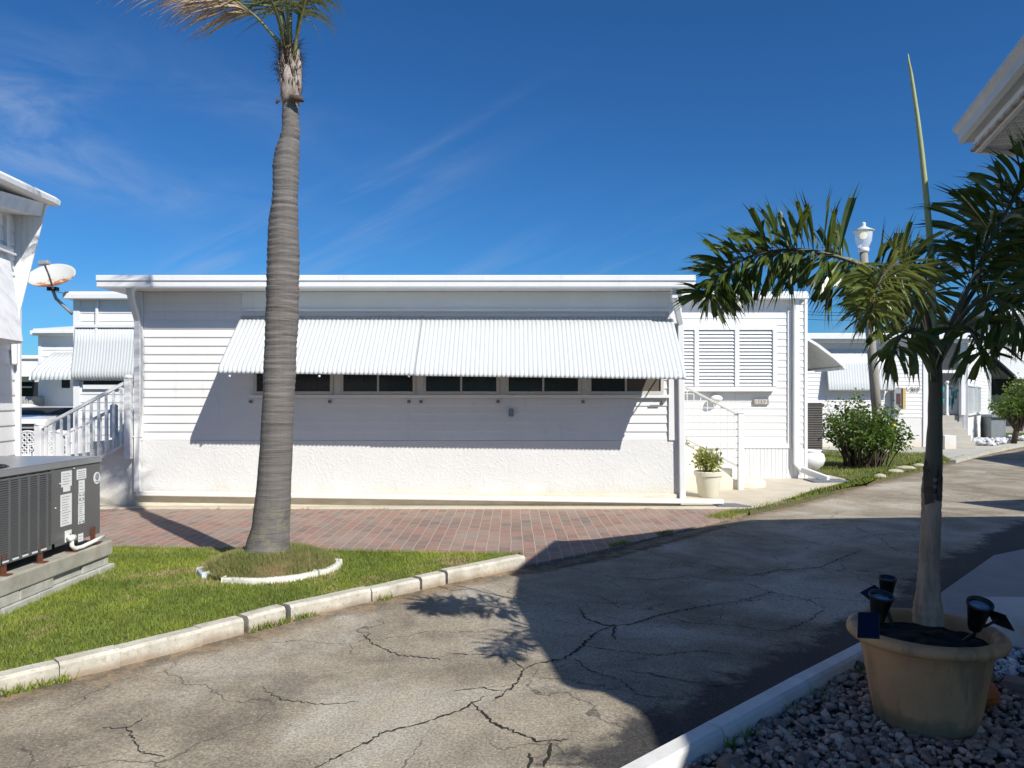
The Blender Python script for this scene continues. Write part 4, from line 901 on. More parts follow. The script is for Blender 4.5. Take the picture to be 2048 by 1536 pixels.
# top fan guard
b = MB(); fc = Vector((ux1-.42, 5.30, uz1+.056))
for r_ in np.linspace(.04, .36, 14): b.tube([fc+Vector((math.cos(a)*r_, math.sin(a)*r_, 0)) for a in np.linspace(0, 2*math.pi, 37)], .0035, 4, False)
for k in range(6): a = k*math.pi/3; b.beam(fc, fc+Vector((math.cos(a), math.sin(a), 0))*.37, .006, .006)
b.build('fan_guard', BLACK, t); MB().lathe(fc+Vector((0,0,-.004)), [(.37,-.001),(.37,0),(.345,.0015)], 40).build('fan_opening', ACDARK, t)
def sticker(u0, u1, va, vb, lines=0, mat=STICK, name='sticker', dark=()):
    ya, yb_ = ypan1(u0), ypan1(u1); ym = (ya+yb_)/2; z1 = ZV(va, ym); z0 = ZV(vb, ym)
    s = MB(); s.box(ux1+.005, ux1+.0065, ya, yb_, z0, z1); so2 = s.build(name, mat, t)
    if lines:
        l = MB(); 
        for k in range(lines):
            zz = z1-(z1-z0)*(k+1)/(lines+1); l.box(ux1+.0065, ux1+.0073, ya+(yb_-ya)*.12, ya+(yb_-ya)*random.uniform(.6,.9), zz-.0025, zz+.0018)
        for k in dark: zz = z1-(z1-z0)*k; l.box(ux1+.0065, ux1+.0075, ya+(yb_-ya)*.1, ya+(yb_-ya)*.35, zz-.008, zz+.008); l.box(ux1+.0065, ux1+.0075, ya+(yb_-ya)*.7, ya+(yb_-ya)*.92, zz-.008, zz+.008)
        l.build('printed_lines', INK, so2)
sticker(121,142,942,973,5); sticker(125,139,973,983,0); sticker(119.5,142,988,1051,11)
sticker(152,171,938,958,4); sticker(156,168,960,985,3); sticker(155.5,167.5,986,1006,3, dark=(.2,.6)); sticker(155,167.5,1007,1030,5); sticker(155,167.5,1031,1047,3, dark=(.8,)); sticker(155,165,1067,1083,2)
b = MB(); yy = ypan1(192.5); zz = ZV(956, yy)
b.m = Matrix.Translation((ux1+.005, yy, zz)) @ Matrix.Rotation(R(90), 4, 'Y'); b.lathe((0,0,0), [(.052,0),(.052,.002),(.0501,.0025)], 32); bd = b.build('badge', STICK, t)
b = MB(); b.m = Matrix.Translation((ux1+.008, yy, zz+.012)) @ Matrix.Rotation(R(90), 4, 'Y'); b.lathe((0,0,0), [(.030,0),(.030,.0015),(.018,.0015),(.018,0)], 24, False, False); b.m = Matrix.Identity(4); b.box(ux1+.008, ux1+.0095, yy-.012, yy+.012, zz-.002, zz+.024); b.box(ux1+.008, ux1+.009, yy-.03, yy+.03, zz-.034, zz-.026); b.build('badge_emblem', INK, bd)
b = MB()
for u, zf in ((120,.45),(118,.8),(109,.5),(146,.97)):
    y = ypan1(u); b.ball((ux1+.008, y, uz0+(uz1-uz0)*zf), .006, 8, 5)
b.build('screw', STICK, t, smooth=True)
for u in (16, 89, 152, 194):
    y = (X1+.0)*F/(u-1024); br_ = MB(); br_.box(ux1+.006, ux1+.016, y-.028, y-.018, .312, .46); br_.box(ux1+.006, ux1+.016, y+.018, y+.028, .312, .46); br_.box(ux1+.004, ux1+.01, y-.028, y+.028, .312, .44); br_.box(ux1-.02, ux1+.06, y-.03, y+.03, .311, .319); br_.build('bracket', RUST, t)
b = MB(); y0 = ypan1(133)
b.tube([(ux1-.01,y0,.43),(ux1+.045,y0,.43)], .022, 12); b.tube([(ux1+.04,y0-.03,.43),(ux1+.04,y0+.035,.43)], .026, 12)
b.tube([(ux1+.04,y0,.44),(ux1+.042,y0,.37),(ux1+.05,y0+.03,.34),(ux1+.055,y0+.12,.335),(ux1+.05,y0+.3,.345),(ux1+.045,y0+.46,.36)], .017, 12); b.build('drain_pipe', PVC, t, smooth=True)
MB().box(ux1+.004, ux1+.012, y0-.03, y0+.05, .40, .49).build('outlet_plate', STICK, t)

# ------------------------------------------------------------------ neighbour home on the left edge
ang = R(-10.5); w = Vector((math.sin(ang), math.cos(ang), 0)); nrm = Vector((w.y, -w.x, 0))    # along the wall away from us, outward to the right
C0 = Vector((-5.20, 7.86, 0))
t = thing('neighbour_home', 'white home cut off by the left edge, with curved roof end and weathered awning hood', 'house', tuple(C0))
def LW(s, o, z): return C0-w*s+nrm*o+Vector((0,0,z))
b = MB(); vs = [LW(0,0,0),LW(6,0,0),LW(6,-4,0),LW(0,-4,0),LW(0,0,3.5),LW(6,0,3.5),LW(6,-4,3.5),LW(0,-4,3.5)]
b.add(vs, [(0,3,2,1),(4,5,6,7),(0,1,5,4),(1,2,6,5),(2,3,7,6),(3,0,4,7)]); b.build('wall', WHITE, t)
b = MB(); b.siding(LW(0.05,0.003,0), LW(6,0.003,0), .5, 3.45, .155, out=tuple(nrm)); b.build('siding', WHITE, t)
b = MB(); b.beam(LW(.02,.02,0)+Vector((0,0,.3)), LW(.02,.02,3.48), .07, .05, tuple(w)); b.build('corner_trim', TRIM, t, bevel=.004)
b = MB(); b.beam(LW(.13,.04,1.9), LW(.13,.04,2.35), .06, .05, tuple(w)); b.build('downspout', TRIM, t, bevel=.01)
# roof: rounded eave with a drip band, slightly dropping toward its far end
b = MB(); prof = [(-3.9,0),(.33,0),(.385,.015),(.39,.06),(.34,.10),(.22,.145),(-.1,.20),(-3.9,.35)]
for (s0_, z0_), (s1_, z1_) in (((-.11,3.605),(.10,3.592)),((.10,3.592),(.5,3.565)),((.5,3.565),(1.4,3.505)),((1.4,3.505),(6,3.46))):
    n_ = len(prof); vs = [LW(s0_,p,z0_+q) for p,q in prof]+[LW(s1_,p,z1_+q) for p,q in prof]
    fs = [(i,(i+1) % n_, n_+(i+1) % n_, n_+i) for i in range(n_)]
    if s0_ < 0: fs.append(tuple(range(n_-1,-1,-1)))
    b.add(vs, fs)
b.build('roof', WEATH, t)
b = MB(); 
for (s0_, z0_), (s1_, z1_) in (((.035,3.465),(1.2,3.31)),((1.2,3.31),(6,3.27))):
    vs = [LW(s,o,z+dz_) for s,z in ((s0_,z0_),(s1_,z1_)) for o,dz_ in ((.0,0),(.26,0),(.285,.135),(.0,.135))]; b.add(vs, [(0,1,2,3)[::-1],(4,5,6,7),(0,1,5,4),(1,2,6,5),(2,3,7,6),(3,0,4,7)])
b.build('eave_band', WEATH, t)
# end wing of the awning: triangular sheet from the eave down to the wall
b = MB(); b.add([LW(.0,.0,3.6),LW(.0,.29,3.605),LW(.0,.02,2.42),LW(.0,.0,2.0)]+[LW(.03,.0,3.6),LW(.03,.29,3.605),LW(.03,.02,2.42),LW(.03,.0,2.0)], [(0,3,2,1),(4,5,6,7),(0,1,5,4),(1,2,6,5),(2,3,7,6),(3,0,4,7)]); b.build('awning_wing', WEATH, t)
b = MB(); b.beam(LW(.02,.293,3.60), LW(.02,.025,2.42), .03, .014, tuple(w)); b.build('wing_edge', TRIM, t)
# window recessed beyond, frame and rail
b = MB(); b.beam(LW(.26,.02,2.95), LW(.26,.02,3.4), .04, .05, tuple(w)); b.beam(LW(.22,.05,3.06), LW(4,.05,3.03), .05, .03); b.beam(LW(.22,.08,3.02), LW(4,.08,2.99), .04, .02); b.build('window_frame', TRIM, t)
# hood: sheet flaring out from the wall, with end cheek and dark underside
b = MB(); A = [(.16,.03,2.96),(.16,.33,2.14)]
vs = [LW(.22,.03,3.03),LW(6,.03,3.0),LW(6,.36,2.10),LW(.70,.36,2.10),LW(.25,.0,2.95),LW(6,.0,2.9),LW(6,.34,2.08),LW(.70,.34,2.08),LW(.70,.0,2.05),LW(6,.0,2.05)]
b.add(vs, [(0,1,2,3),(3,2,6,7),(7,6,9,8),(0,3,7,8,4)]); hd = b.build('awning_hood', WEATH, t)

# ------------------------------------------------------------------ satellite dish
dc = P(103, 551, 14.0)
t = thing('satellite_dish', 'white satellite dish with a rusty lower rim, mounted at the corner of the long home', 'satellite dish', tuple(dc))
nrm_d = Vector((.08, -.64, .75)).normalized(); rotm = nrm_d.to_track_quat('Z', 'X').to_matrix().to_4x4()
b = MB(); b.m = Matrix.Translation(dc) @ rotm
b.lathe((0,0,0), [(.001,-.075),(.12,-.07),(.25,-.045),(.36,-.01),(.40,.015),(.41,.010),(.36,-.02),(.26,-.055),(.12,-.085),(.001,-.09)], 40, False, False); b.build('dish', DISHM, t, smooth=True)
base = P(106, 577, 13.9); lnb = P(88, 527, 13.2)
b = MB(); b.tube([base, P(97,548,13.55), lnb], .018, 8); b.build('feed_arm', GREYM, t, smooth=True)
b = MB(); b.beam(lnb+Vector((-.09,0,.0)), lnb+Vector((.09,0,.02)), .1, .07); b.build('receiver', GREYM, t, bevel=.012)
b = MB(); b.tube([P(104,576,14.05), P(112,597,14.15), P(134,618,14.25), P(145,628,14.33)], .03, 10); b.build('mast', GREYM, t, smooth=True)
b = MB(); c = P(106,578,14.05); b.box(c.x-.09, c.x+.09, c.y-.05, c.y+.05, c.z-.035, c.z+.035); b.beam(c+Vector((.05,0,-.05)), P(132,587,14.2), .01, .01); b.build('clamp', BLACK, t, bevel=.01)

# ------------------------------------------------------------------ background left
def simple_house(name, label, X0_, X1_, Y_, depth, top, lap=.14, skirt=.6, roofo=.12, th=.12):
    t = thing(name, label, 'house', ((X0_+X1_)/2, Y_, 0)); MB().box(X0_+.01, X1_-.01, Y_+.01, Y_+depth, 0, top-th).build('wall', STUCCO, t)
    b = MB(); b.siding((X0_+.06,Y_+.01,0), (X1_-.06,Y_+.01,0), skirt, top-th, lap); b.build('siding', WHITE, t)
    MB().box(X0_-.01, X0_+.07, Y_-.02, Y_+.1, 0, top-th).build('corner_trim', TRIM, t); MB().box(X1_-.07, X1_+.01, Y_-.02, Y_+.1, 0, top-th).build('corner_trim', TRIM, t)
    b = MB(); b.box(X0_-roofo, X1_+roofo, Y_-.2, Y_+depth+.2, top-th, top); b.build('roof', TRIM, t, bevel=.015); return t
YB = 19.5
hb = simple_house('white_house', 'white house with a scalloped awning behind the stair railing, left of the long home', XU(78,YB), -8.6, YB, 9, ZV(662,YB), .17)
b = MB(); xa, xb, za, zb = XU(66,YB-.3), -8.4, ZV(668,YB), ZV(645,YB)
b.add([(xa,YB-.3,za),(xb,YB-.3,za),(xb,YB-.3,za+.11),(xa,YB-.3,za+.11),(xb,YB+3,zb+.42),(xa+2.6,YB+3,zb+.42)], [(0,1,2,3),(3,2,4,5)]); b.build('roof_slope', TRIM, hb)
pa = [(.02,ZV(706,YB)), (.4,ZV(722,YB)), (.75,ZV(738,YB)), (.90,ZV(748,YB)), (.93,ZV(760,YB-.9))]
awning('awning', hb, (XU(108,YB),YB,0), (-8.6,YB,0), (0,-1,0), pa, .11, amp=.02)
b = MB(); b.add([(XU(108,YB),YB,pa[0][1]),(XU(57,YB-.93),YB-.93,pa[-1][1]),(XU(108,YB),YB-.93,pa[-1][1]),(XU(60,YB-.8),YB-.8,pa[-1][1]+.14)], [(0,3,1),(0,1,2)]); b.build('awning_cheek', AWN, hb)
for i_ in range(1): MB().box(XU(124,YB), XU(140,YB), YB-.02, YB, ZV(776,YB), ZV(757,YB)).build('window_pane', GLASS, hb)
YC = 27
hc = simple_house('far_house', 'far pale house with dark open carport between the left home and the white house', -20, XU(82,YC), YC, 6, ZV(711,YC), .2)
b = MB(); b.box(-19, XU(77,YC), YC-.35, YC-.02, 1.2, ZV(764,YC)); b.build('carport_shade_panel', DARKV, hc)  # solid dark panel standing in for the shade inside the carport
b = MB(); b.box(-19, XU(77,YC), YC-.5, YC-.36, ZV(764,YC), ZV(752,YC)); b.box(-19, XU(77,YC), YC-.42, YC-.36, ZV(776,YC), ZV(773,YC)); b.build('carport_beam', TRIM, hc)
b = MB(); b.add([(-19,YC-2,ZV(753,YC-2)),(XU(77,YC-2),YC-2,ZV(753,YC-2)),(XU(77,YC),YC-.05,ZV(722,YC)),(-19,YC-.05,ZV(722,YC))], [(0,1,2,3)]); b.build('carport_roof', TRIM, hc)
b = MB(); q = P(51, 812, 19); b.box(q.x-.14, q.x+.17, 19, 19.5, .6, ZV(793,19)); b.box(q.x-.20, q.x-.14, 19, 19.4, .6, ZV(800,19)); 
for k in range(4): b.box(q.x-.12+k*.07, q.x-.08+k*.07, 18.98, 19, .7, ZV(797,19))
one(b, 'window_air_conditioner', M('grey_beige_casing', (.42,.42,.39), (.34,.34,.32), 6, .6), 'pale grey air conditioner box with slotted front, under the far dark carport', 'air conditioner', bevel=.01)
# parked car behind the lattice chairs: bonnet and dark barred grille in view
CY = 15.2; cx0, cx1 = -11.9, XU(90,CY)
t = thing('parked_car', 'white car with a dark barred grille, half hidden behind the white lattice chairs', 'car', ((cx0+cx1)/2, CY+2, 0)); CARW = M('white_car_paint', (.74,.75,.76), (.70,.71,.72), 3, .2)
b = MB(); prof = [(CY+.10,.35),(CY+.0,.75),(CY+.05,1.02),(CY+.2,1.12),(CY+1.1,1.19),(CY+1.9,1.34),(CY+3.3,1.36),(CY+4.1,1.22),(CY+4.6,1.15),(CY+4.6,.35)]
m_ = len(prof); vs = [(cx0,y,z) for y,z in prof]+[(cx1,y,z) for y,z in prof]; b.add(vs, [tuple(range(m_)), tuple(range(2*m_-1,m_-1,-1))]+[(i,(i+1) % m_, m_+(i+1) % m_, m_+i) for i in range(m_)]); b.build('body', CARW, t, bevel=.06)
b = MB(); b.box(cx0+.12, cx1-.1, CY-.03, CY+.06, .55, 1.04); gr = b.build('grille', DARKV, t)
b = MB(); 
for z in (.66,.76,.86,.96): b.box(cx0+.15, cx1-.13, CY-.06, CY-.03, z-.016, z+.016)
b.build('grille_bar', GREYM, gr)
b = MB(); b.add([(cx0+.12,CY+1.12,1.205),(cx1-.12,CY+1.12,1.205),(cx1-.16,CY+1.86,1.345),(cx0+.16,CY+1.86,1.345)], [(0,1,2,3)]); b.build('windscreen', DARKV, t)
for x in (cx0+.1, cx1-.1):
    for y in (CY+.9, CY+3.7):
        b = MB(); b.m = Matrix.Translation((x,y,.33)) @ Matrix.Rotation(R(90),4,'Y'); b.lathe((0,0,-.1), [(.2,0),(.33,0),(.33,.2),(.2,.2)], 20); b.build('wheel', BLACK, t)
# white cast lattice garden seats
def lattice(mb, x0, x1, y, z0, z1, top, step=.062, wdt=.016):
    x0_, x1_ = x0, x1; hgt = z1-z0; L = x1-x0; k = -int(hgt/step)-1
    def clipseg(sx, d):
        pts = []
        for i in range(41):
            f = i/40*hgt; x = sx+d*f; zt = top((x-x0)/L)
            if x0 <= x <= x1 and f <= zt*hgt: pts.append((x, y, z0+f))
        if len(pts) > 3: mb.beam(pts[0], pts[-1], wdt, wdt, (0,1,0))
    s = x0-hgt
    while s < x1+hgt:
        clipseg(s, 1); clipseg(s, -1); s += step*1.4
    arc = [(x0+L*i/16, y, z0+hgt*top(i/16)) for i in range(17)]
    mb.tube(arc, .014, 6); mb.tube([(x0,y,z0),(x1,y,z0)], .014, 6); mb.tube([(x0,y,z0),arc[0]], .014, 6); mb.tube([(x1,y,z0),arc[-1]], .014, 6)
def seat(label, x0, x1, y, ztop, arch, floor=0.0):
    t = thing('garden_chair', label, 'chair', ((x0+x1)/2, y, floor), 0, 'white lattice garden chairs behind the left stairs')
    b = MB(); lattice(b, x0, x1, y, ztop-.42, ztop, arch); b.build('backrest', TRIM, t)
    b = MB(); b.box(x0, x1, y-.45, y+.02, ztop-.46, ztop-.43); b.build('seat', TRIM, t, bevel=.01)
    for x in (x0+.03, x1-.03):
        for yy_ in (y, y-.42):
            b = MB(); b.tube([(x,yy_,ztop-.44),(x*1+(.03 if x > (x0+x1)/2 else -.03),yy_,floor)], .016, 6); b.build('leg', TRIM, t)
    for x in (x0, x1): b = MB(); b.tube([(x,y,ztop-.2),(x,y-.22,ztop-.19),(x,y-.42,ztop-.22),(x,y-.43,ztop-.45)], .015, 6); b.build('armrest', TRIM, t)
ys = 12.9
seat('arched white lattice garden chair beside the corner of the left home', XU(22,ys), XU(88,ys), ys, ZV(862,ys), lambda f: .72+.28*math.sin(math.pi*min(1,max(0,f))), 0)
seat('straight-backed white lattice garden chair right behind the stair balusters', XU(98,ys+.3), XU(143,ys+.3), ys+.3, ZV(862,ys+.3), lambda f: .95+.05*math.sin(math.pi*f), 0)

# ------------------------------------------------------------------ right middle ground
sc_ = Vector((7.62, 16.5, .03))
t = thing('hibiscus_shrub', 'open green hibiscus shrub with one yellow leaf on the verge', 'shrub', tuple(sc_)); st, lf = MB(), MB()
bush((st,lf), sc_, 1.12, 1.62, 52, 42, .085, 8, .30); bush((st,lf), sc_+Vector((.35,0,0)), .8, 1.3, 32, 56, .085, 9, .3)
st.build('stem', M('dark_shrub_stem', (.10,.075,.05), (.06,.045,.03), 9, .9), t); lf.build('foliage', HIB, t)
b = MB()
for u, v in ((1789,851),): b.ball(P(u,v,15.45), .035, 8, 6, (1,.4,.7))
b.build('yellow_leaf', M('yellow_leaf_surface', (.75,.45,.04), (.65,.3,.03), 20, .6), t, smooth=True)  # small flattened ball standing in for a single yellow leaf
ROCK = M('pale_kerb_rock', (.50,.44,.35), (.36,.31,.24), 9, .9, .5, 30)
def rock(c, sx, sy, sz, seed, label, mat=ROCK, name='rock', group='stones along the verge'):
    b = MB(); b.ball((0,0,0), 1, 14, 10); rs = random.Random(seed); o = rs.uniform(0,50)
    b.v = [(c[0]+x*sx*(1+.25*mnoise.noise(Vector((x*1.3+o,y*1.3,z*1.3)))), c[1]+y*sy*(1+.25*mnoise.noise(Vector((x*1.3,y*1.3+o,z*1.3)))), c[2]+z*sz*(1+.2*mnoise.noise(Vector((x*2,y*2,z*2+o))))) for x,y,z in b.v]
    return one(b, name, mat, label, 'rock', group, smooth=False)
for i, (u, v, sx, lb) in enumerate(((1790,948,.17,'pinkish verge stone nearest the road under the shrub'),(1812,941,.22,'long tan verge stone second from the driveway end'),(1745,937,.16,'white stone lying in the grass right under the shrub'),(1760,958,.12,'small tan stone half sunk at the driveway end of the verge'),(1838,936,.15,'tan verge stone farthest along the road'))):
    p = G(u, v); rock((p.x, p.y, .05), sx, sx*.6, .055, i, lb)
# two pots by the corner
u_ = G(1632, 944, .035); b = MB(); b.lathe((u_.x, u_.y+.3, .035), [(.13,0),(.15,.02),(.26,.13),(.30,.24),(.27,.35),(.20,.40),(.24,.43),(.23,.44),(.17,.43),(.16,.38)], 28)
o = one(b, 'urn', TRIM, 'round white urn beside the rear corner of the long home', 'urn', smooth=True)
b = MB(); c = P(1627, 833, 16.4); b.box(c.x-.28, c.x+.12, 16.2, 16.8, .05, ZV(806,16.2)); cu = thing('condenser_unit', 'dark condenser unit standing behind the rear corner of the long home', 'air conditioner', (c.x,16.4,0)); b.build('casing', M('dark_condenser_paint', (.07,.065,.06), (.05,.045,.04), 9, .6), cu, bevel=.015)
b = MB(); z = .2
while z < ZV(812,16.2): b.box(c.x-.26, c.x+.10, 16.185, 16.2, z, z+.018); z += .05
b.build('grille', M('dark_grille', (.16,.15,.14), (.12,.11,.10), 9, .6), cu); MB().box(c.x-.3, c.x+.14, 16.18, 16.82, ZV(806,16.2), ZV(806,16.2)+.03).build('lid', TRIM, cu)
# lamp post
LY = 18.5; lb0, lt = Vector((XU(1762,LY), LY, 0)), P(1727, 505, LY)
t = thing('lamp_post', 'tall leaning lamp post with a white lantern rising behind the foxtail palm fronds', 'street lamp', tuple(lb0)); POLE = M('weathered_wood_pole', (.34,.31,.26), (.22,.20,.17), 6, .85, .2, 30, stretch=(3,3,.3))
b = MB(); b.tube([lb0, lb0.lerp(lt,.5), lt], [.125,.11,.095], 14); b.build('pole', POLE, t, smooth=True)
l0 = lt; b = MB(); b.lathe(l0, [(.11,0),(.13,.04),(.13,.10),(.10,.12)], 20); b.build('collar', TRIM, t, smooth=True)
def glassm():
    m, nt, b = nodes('clear_lantern_glass'); b.inputs['Base Color'].default_value = (.8,.85,.88,1); b.inputs['Roughness'].default_value = .15; b.inputs['Alpha'].default_value = .45; return m
b = MB(); b.lathe(l0+Vector((0,0,.12)), [(.12,0),(.19,.16),(.21,.38),(.20,.40)], 20, False, False); b.build('globe', glassm(), t, smooth=True)
mm, nt_, bb = nodes('warm_lamp_bulb'); bb.inputs['Base Color'].default_value = (.9,.8,.5,1); bb.inputs['Emission Color'].default_value = (1,.85,.5,1); bb.inputs['Emission Strength'].default_value = .6
b = MB(); b.ball(l0+Vector((0,0,.42)), .09, 12, 8); b.build('bulb', mm, t, smooth=True)
b = MB(); b.lathe(l0+Vector((0,0,.52)), [(.25,0),(.255,.012),(.14,.07),(.06,.12),(.045,.15),(.06,.18),(.045,.21),(.02,.23)], 24); b.build('cap', M('green_grey_cap', (.58,.62,.58), (.5,.54,.5), 6, .4), t, smooth=True)
# house beyond
YH = 23.8; top = ZV(667, YH-.3)
h = thing('numbered_house', 'white house numbered 1-263 with ribbed shutter, steps and teal gate behind the shrub', 'house', (11, YH, 0))
XA, XB = 8.2, XU(1852,YH)
MB().box(XA, XB, YH+.01, YH+8, 0, top-.2).build('wall', STUCCO, h)
b = MB(); b.siding((XA,YH+.01,0), (XB-.06,YH+.01,0), ZV(835,YH), top-.2, .127); b.build('siding', WHITE, h)
b = MB(); b.box(XB-.10, XB+.02, YH-.03, YH+.1, 0, top-.2); b.box(XB+.02, XB+.10, YH-.02, YH+.05, 0, top-.2); b.build('corner_trim', TRIM, h)
b = MB(); b.box(XA, XU(1975,YH), YH-.45, YH+10, top-.18, top); b.box(XA, XU(1975,YH), YH-.30, YH, top-.28, top-.18); b.build('roof', TRIM, h, bevel=.01)
awning('ribbed_shutter', h, (XU(1650,YH),YH,0), (XU(1782,YH),YH,0), (0,-1,0), [(.03,ZV(698,YH)),(.12,ZV(730,YH)),(.22,ZV(765,YH)),(.26,ZV(778,YH)),(.24,ZV(782,YH))], .085, per=6, amp=.009)
text('house_number', '1-263', .20, (XU(1824,YH), YH-.03, ZV(779,YH)), BRONZE, h, ext=.006)
b = MB(); b.box(XU(1781,YH), XU(1797,YH), YH-.22, YH, ZV(818,YH), ZV(775,YH)); mbx = b.build('meter_box', M('grey_meter_box', (.30,.31,.33), (.25,.26,.28), 6, .5), h, bevel=.01)
b = MB(); b.box(XU(1797.5,YH), XU(1803,YH), YH-.26, YH, ZV(818,YH), ZV(776,YH)); b.build('tan_side', TAN, mbx)
b = MB(); b.box(XU(1786,YH), XU(1794,YH), YH-.235, YH-.22, ZV(808,YH), ZV(787,YH)); b.build('meter_glass', M('dark_red_brown_panel', (.12,.06,.05), (.08,.04,.04), 6, .4), mbx)
# entry recess
XC = XU(1929,YH); b = MB(); b.box(XB, XC+.6, YH+1.3, YH+1.5, 0, top-.2); b.siding((XB,YH+1.3,0), (XC+.5,YH+1.3,0), 1.0, top-.2, .127); b.build('entry_back_wall', WHITE, h)
b = MB(); b.box(XB+.1, XC+.02, YH+.0, YH+.12, ZV(746,YH), ZV(740,YH)); b.box(XC-.11, XC+.02, YH-.02, YH+.12, ZV(830,YH), top-.2); b.build('entry_frame', TRIM, h)
b = MB(); b.box(XU(1886,YH), XC-.12, YH+1.22, YH+1.29, ZV(768,YH), ZV(745,YH)); b.build('entry_shade_panel', GREYM, h)  # grey panel standing in for the dark interior of the entry
b = MB(); b.box(XB+.1, XC, YH+.35, YH+1.3, 0, ZV(831,YH)); b.build('porch_floor', STUCCO, h)
st_ = stairs('porch_steps', PAD, 0, .01, 0, .01, .01, 1, 'x') if False else None
b = MB(); n_ = 5; zt = ZV(831,YH)
for k in range(n_): b.box(XU(1872,YH), XU(1922,YH)-.0, YH-.75+k*.22, YH-.53+k*.22+.02*(k == 4), .02, zt*(k+1)/n_)
one(b, 'porch_steps', PAD, 'grey steps leading up to the teal gate of the house 1-263', 'stairs', bevel=.01)
b = MB(); b.box(XU(1880,YH-1), XU(1903,YH-1), YH-1.25, YH-.8, .02, ZV(871,YH-1.2)); one(b, 'step_block', STUCCO, 'white block step in front of the grey porch steps', 'step', bevel=.01)
g = thing('picket_gate', 'white picket gate painted with teal shapes on the porch, next to the palm trunk', 'gate', (XU(1900,YH), YH+.3, zt)); b = MB(); yg = YH+.3
for u in range(1886, 1928, 3): b.box(XU(u,yg)-.014, XU(u,yg)+.02, yg, yg+.02, ZV(828,yg), ZV(770+3*((u//3) % 2),yg))
b.box(XU(1884,yg), XU(1928,yg), yg+.02, yg+.04, ZV(826,yg), ZV(823,yg)); b.box(XU(1884,yg), XU(1928,yg), yg+.02, yg+.04, ZV(778,yg), ZV(775,yg)); b.build('picket', TRIM, g)
b = MB(); rs = random.Random(2)
for k in range(20):
    u = rs.uniform(1893,1920); v = rs.uniform(775,800); b.box(XU(u,yg), XU(u,yg)+.03, yg-.018, yg-.004, ZV(v+rs.uniform(6,20),yg), ZV(v,yg))
b.box(XU(1895,yg), XU(1905,yg), yg-.017, yg-.003, ZV(778,yg), ZV(775,yg)); b.box(XU(1912,yg), XU(1921,yg), yg-.016, yg-.003, ZV(783,yg), ZV(779,yg)); b.build('teal_cut_out', TEAL, g)
b = MB(); xq = XU(1892,yg); b.box(xq-.03, xq+.03, yg-.09, yg-.03, ZV(830,yg), ZV(768,yg)); b.ball((xq,yg-.06,ZV(765,yg)), .065, 12, 8); b.ball((xq,yg-.06,ZV(829,yg)), .06, 12, 8); b.build('gate_post', TRIM, g)
b = MB(); b.box(XU(1881,yg), XU(1887,yg), yg-.05, yg-.02, ZV(783,yg), ZV(774,yg)); b.box(XU(1881,yg), XU(1887,yg), yg-.05, yg-.02, ZV(806,yg), ZV(797,yg)); b.build('teal_panel', TEAL, g)
# porch wall running back to the right
p0, p1 = Vector((XC,YH,0)), Vector((19.3,30.4,0)); dd = (p1-p0).normalized(); on = Vector((dd.y,-dd.x,0))
def PW(s, o, z): return p0+dd*s+on*o+Vector((0,0,z))
Lp = (p1-p0).length; b = MB(); vs = [PW(0,0,0),PW(Lp,0,0),PW(Lp,-.15,0),PW(0,-.15,0),PW(0,0,top-.2),PW(Lp,0,top+.35),PW(Lp,-.15,top+.35),PW(0,-.15,top-.2)]
b.add(vs, [(0,3,2,1),(4,5,6,7),(0,1,5,4),(1,2,6,5),(2,3,7,6),(3,0,4,7)]); b.build('porch_wall', STUCCO, h)
b = MB(); b.siding(PW(0.1,0,0), PW(Lp-.1,0,0), 1.05, top-.2, .127, out=tuple(on)); b.build('porch_siding', WHITE, h)
b = MB(); 
for s_, w_ in ((0,.12),(Lp-.1,.15)): MB().beam(PW(s_+.05,.03,.0), PW(s_+.05,.03,top-.2), w_, .06, tuple(dd)).build('corner_trim', TRIM, h)
b = MB()
b.beam(PW(.5,.04,ZV(770,YH)), PW(Lp-3.2,.04,ZV(770,YH)), .05, .06); b.beam(PW(.5,.05,1.03), PW(Lp-3.0,.05,1.03), .06, .07); b.beam(PW(Lp*.33,.05,1.05), PW(Lp*.33,.05,ZV(770,YH)), .12, .05, tuple(dd)); b.build('porch_trim', TRIM, h)
for a_, c_ in ((.5, Lp*.33-.08), (Lp*.33+.08, Lp-3.3)):
    b = MB(); b.add([PW(a_,.03,1.08),PW(c_,.03,1.08),PW(c_,.03,1.98),PW(a_,.03,1.98),PW(a_,.015,1.08),PW(c_,.015,1.08),PW(c_,.015,1.98),PW(a_,.015,1.98)], [(0,1,2,3),(7,6,5,4),(0,4,5,1),(2,6,7,3)]); b.build('jalousie_window', LOUV, h)
# next house to the right
YR = 33; h2 = thing('awning_house', 'white house with a wide awning over dark screens, at the right edge beyond the palm', 'house', (24, YR, 0)); XS = XU(1975,YR)
MB().box(XS, 34, YR, YR+8, 0, 4.6).build('wall', BEIGEW, h2)
b = MB(); b.siding((XS,YR-.01,0), (34,YR-.01,0), 3.3, 5.2, .2); b.build('siding', WHITE, h2); b = MB(); b.box(XS-.4, 35, YR-.6, YR+9, 5.2, 5.38); b.box(XS-.1, 35, YR-.3, YR-.03, 4.15, 4.25); b.build('roof', TRIM, h2)
awning('awning', h2, (XS+.1,YR-.02,0), (34,YR-.02,0), (0,-1,0), [(0,3.55),(.9,3.0),(1.6,2.55),(1.75,2.35)], .14, amp=.02)
b = MB(); b.add([(XS+.1,YR-.02,3.5),(XS+.1,YR-1.7,2.4),(XS+.1,YR-1.5,2.35),(XS+.1,YR-.02,3.2)], [(0,1,2,3)]); b.box(XS+1.9, 34, YR-.1, YR-.02, .9, 2.5); b.box(XS+.1, XS+1.1, YR-.1, YR-.02, 1.7, 2.4); b.build('screen', DARKV, h2)
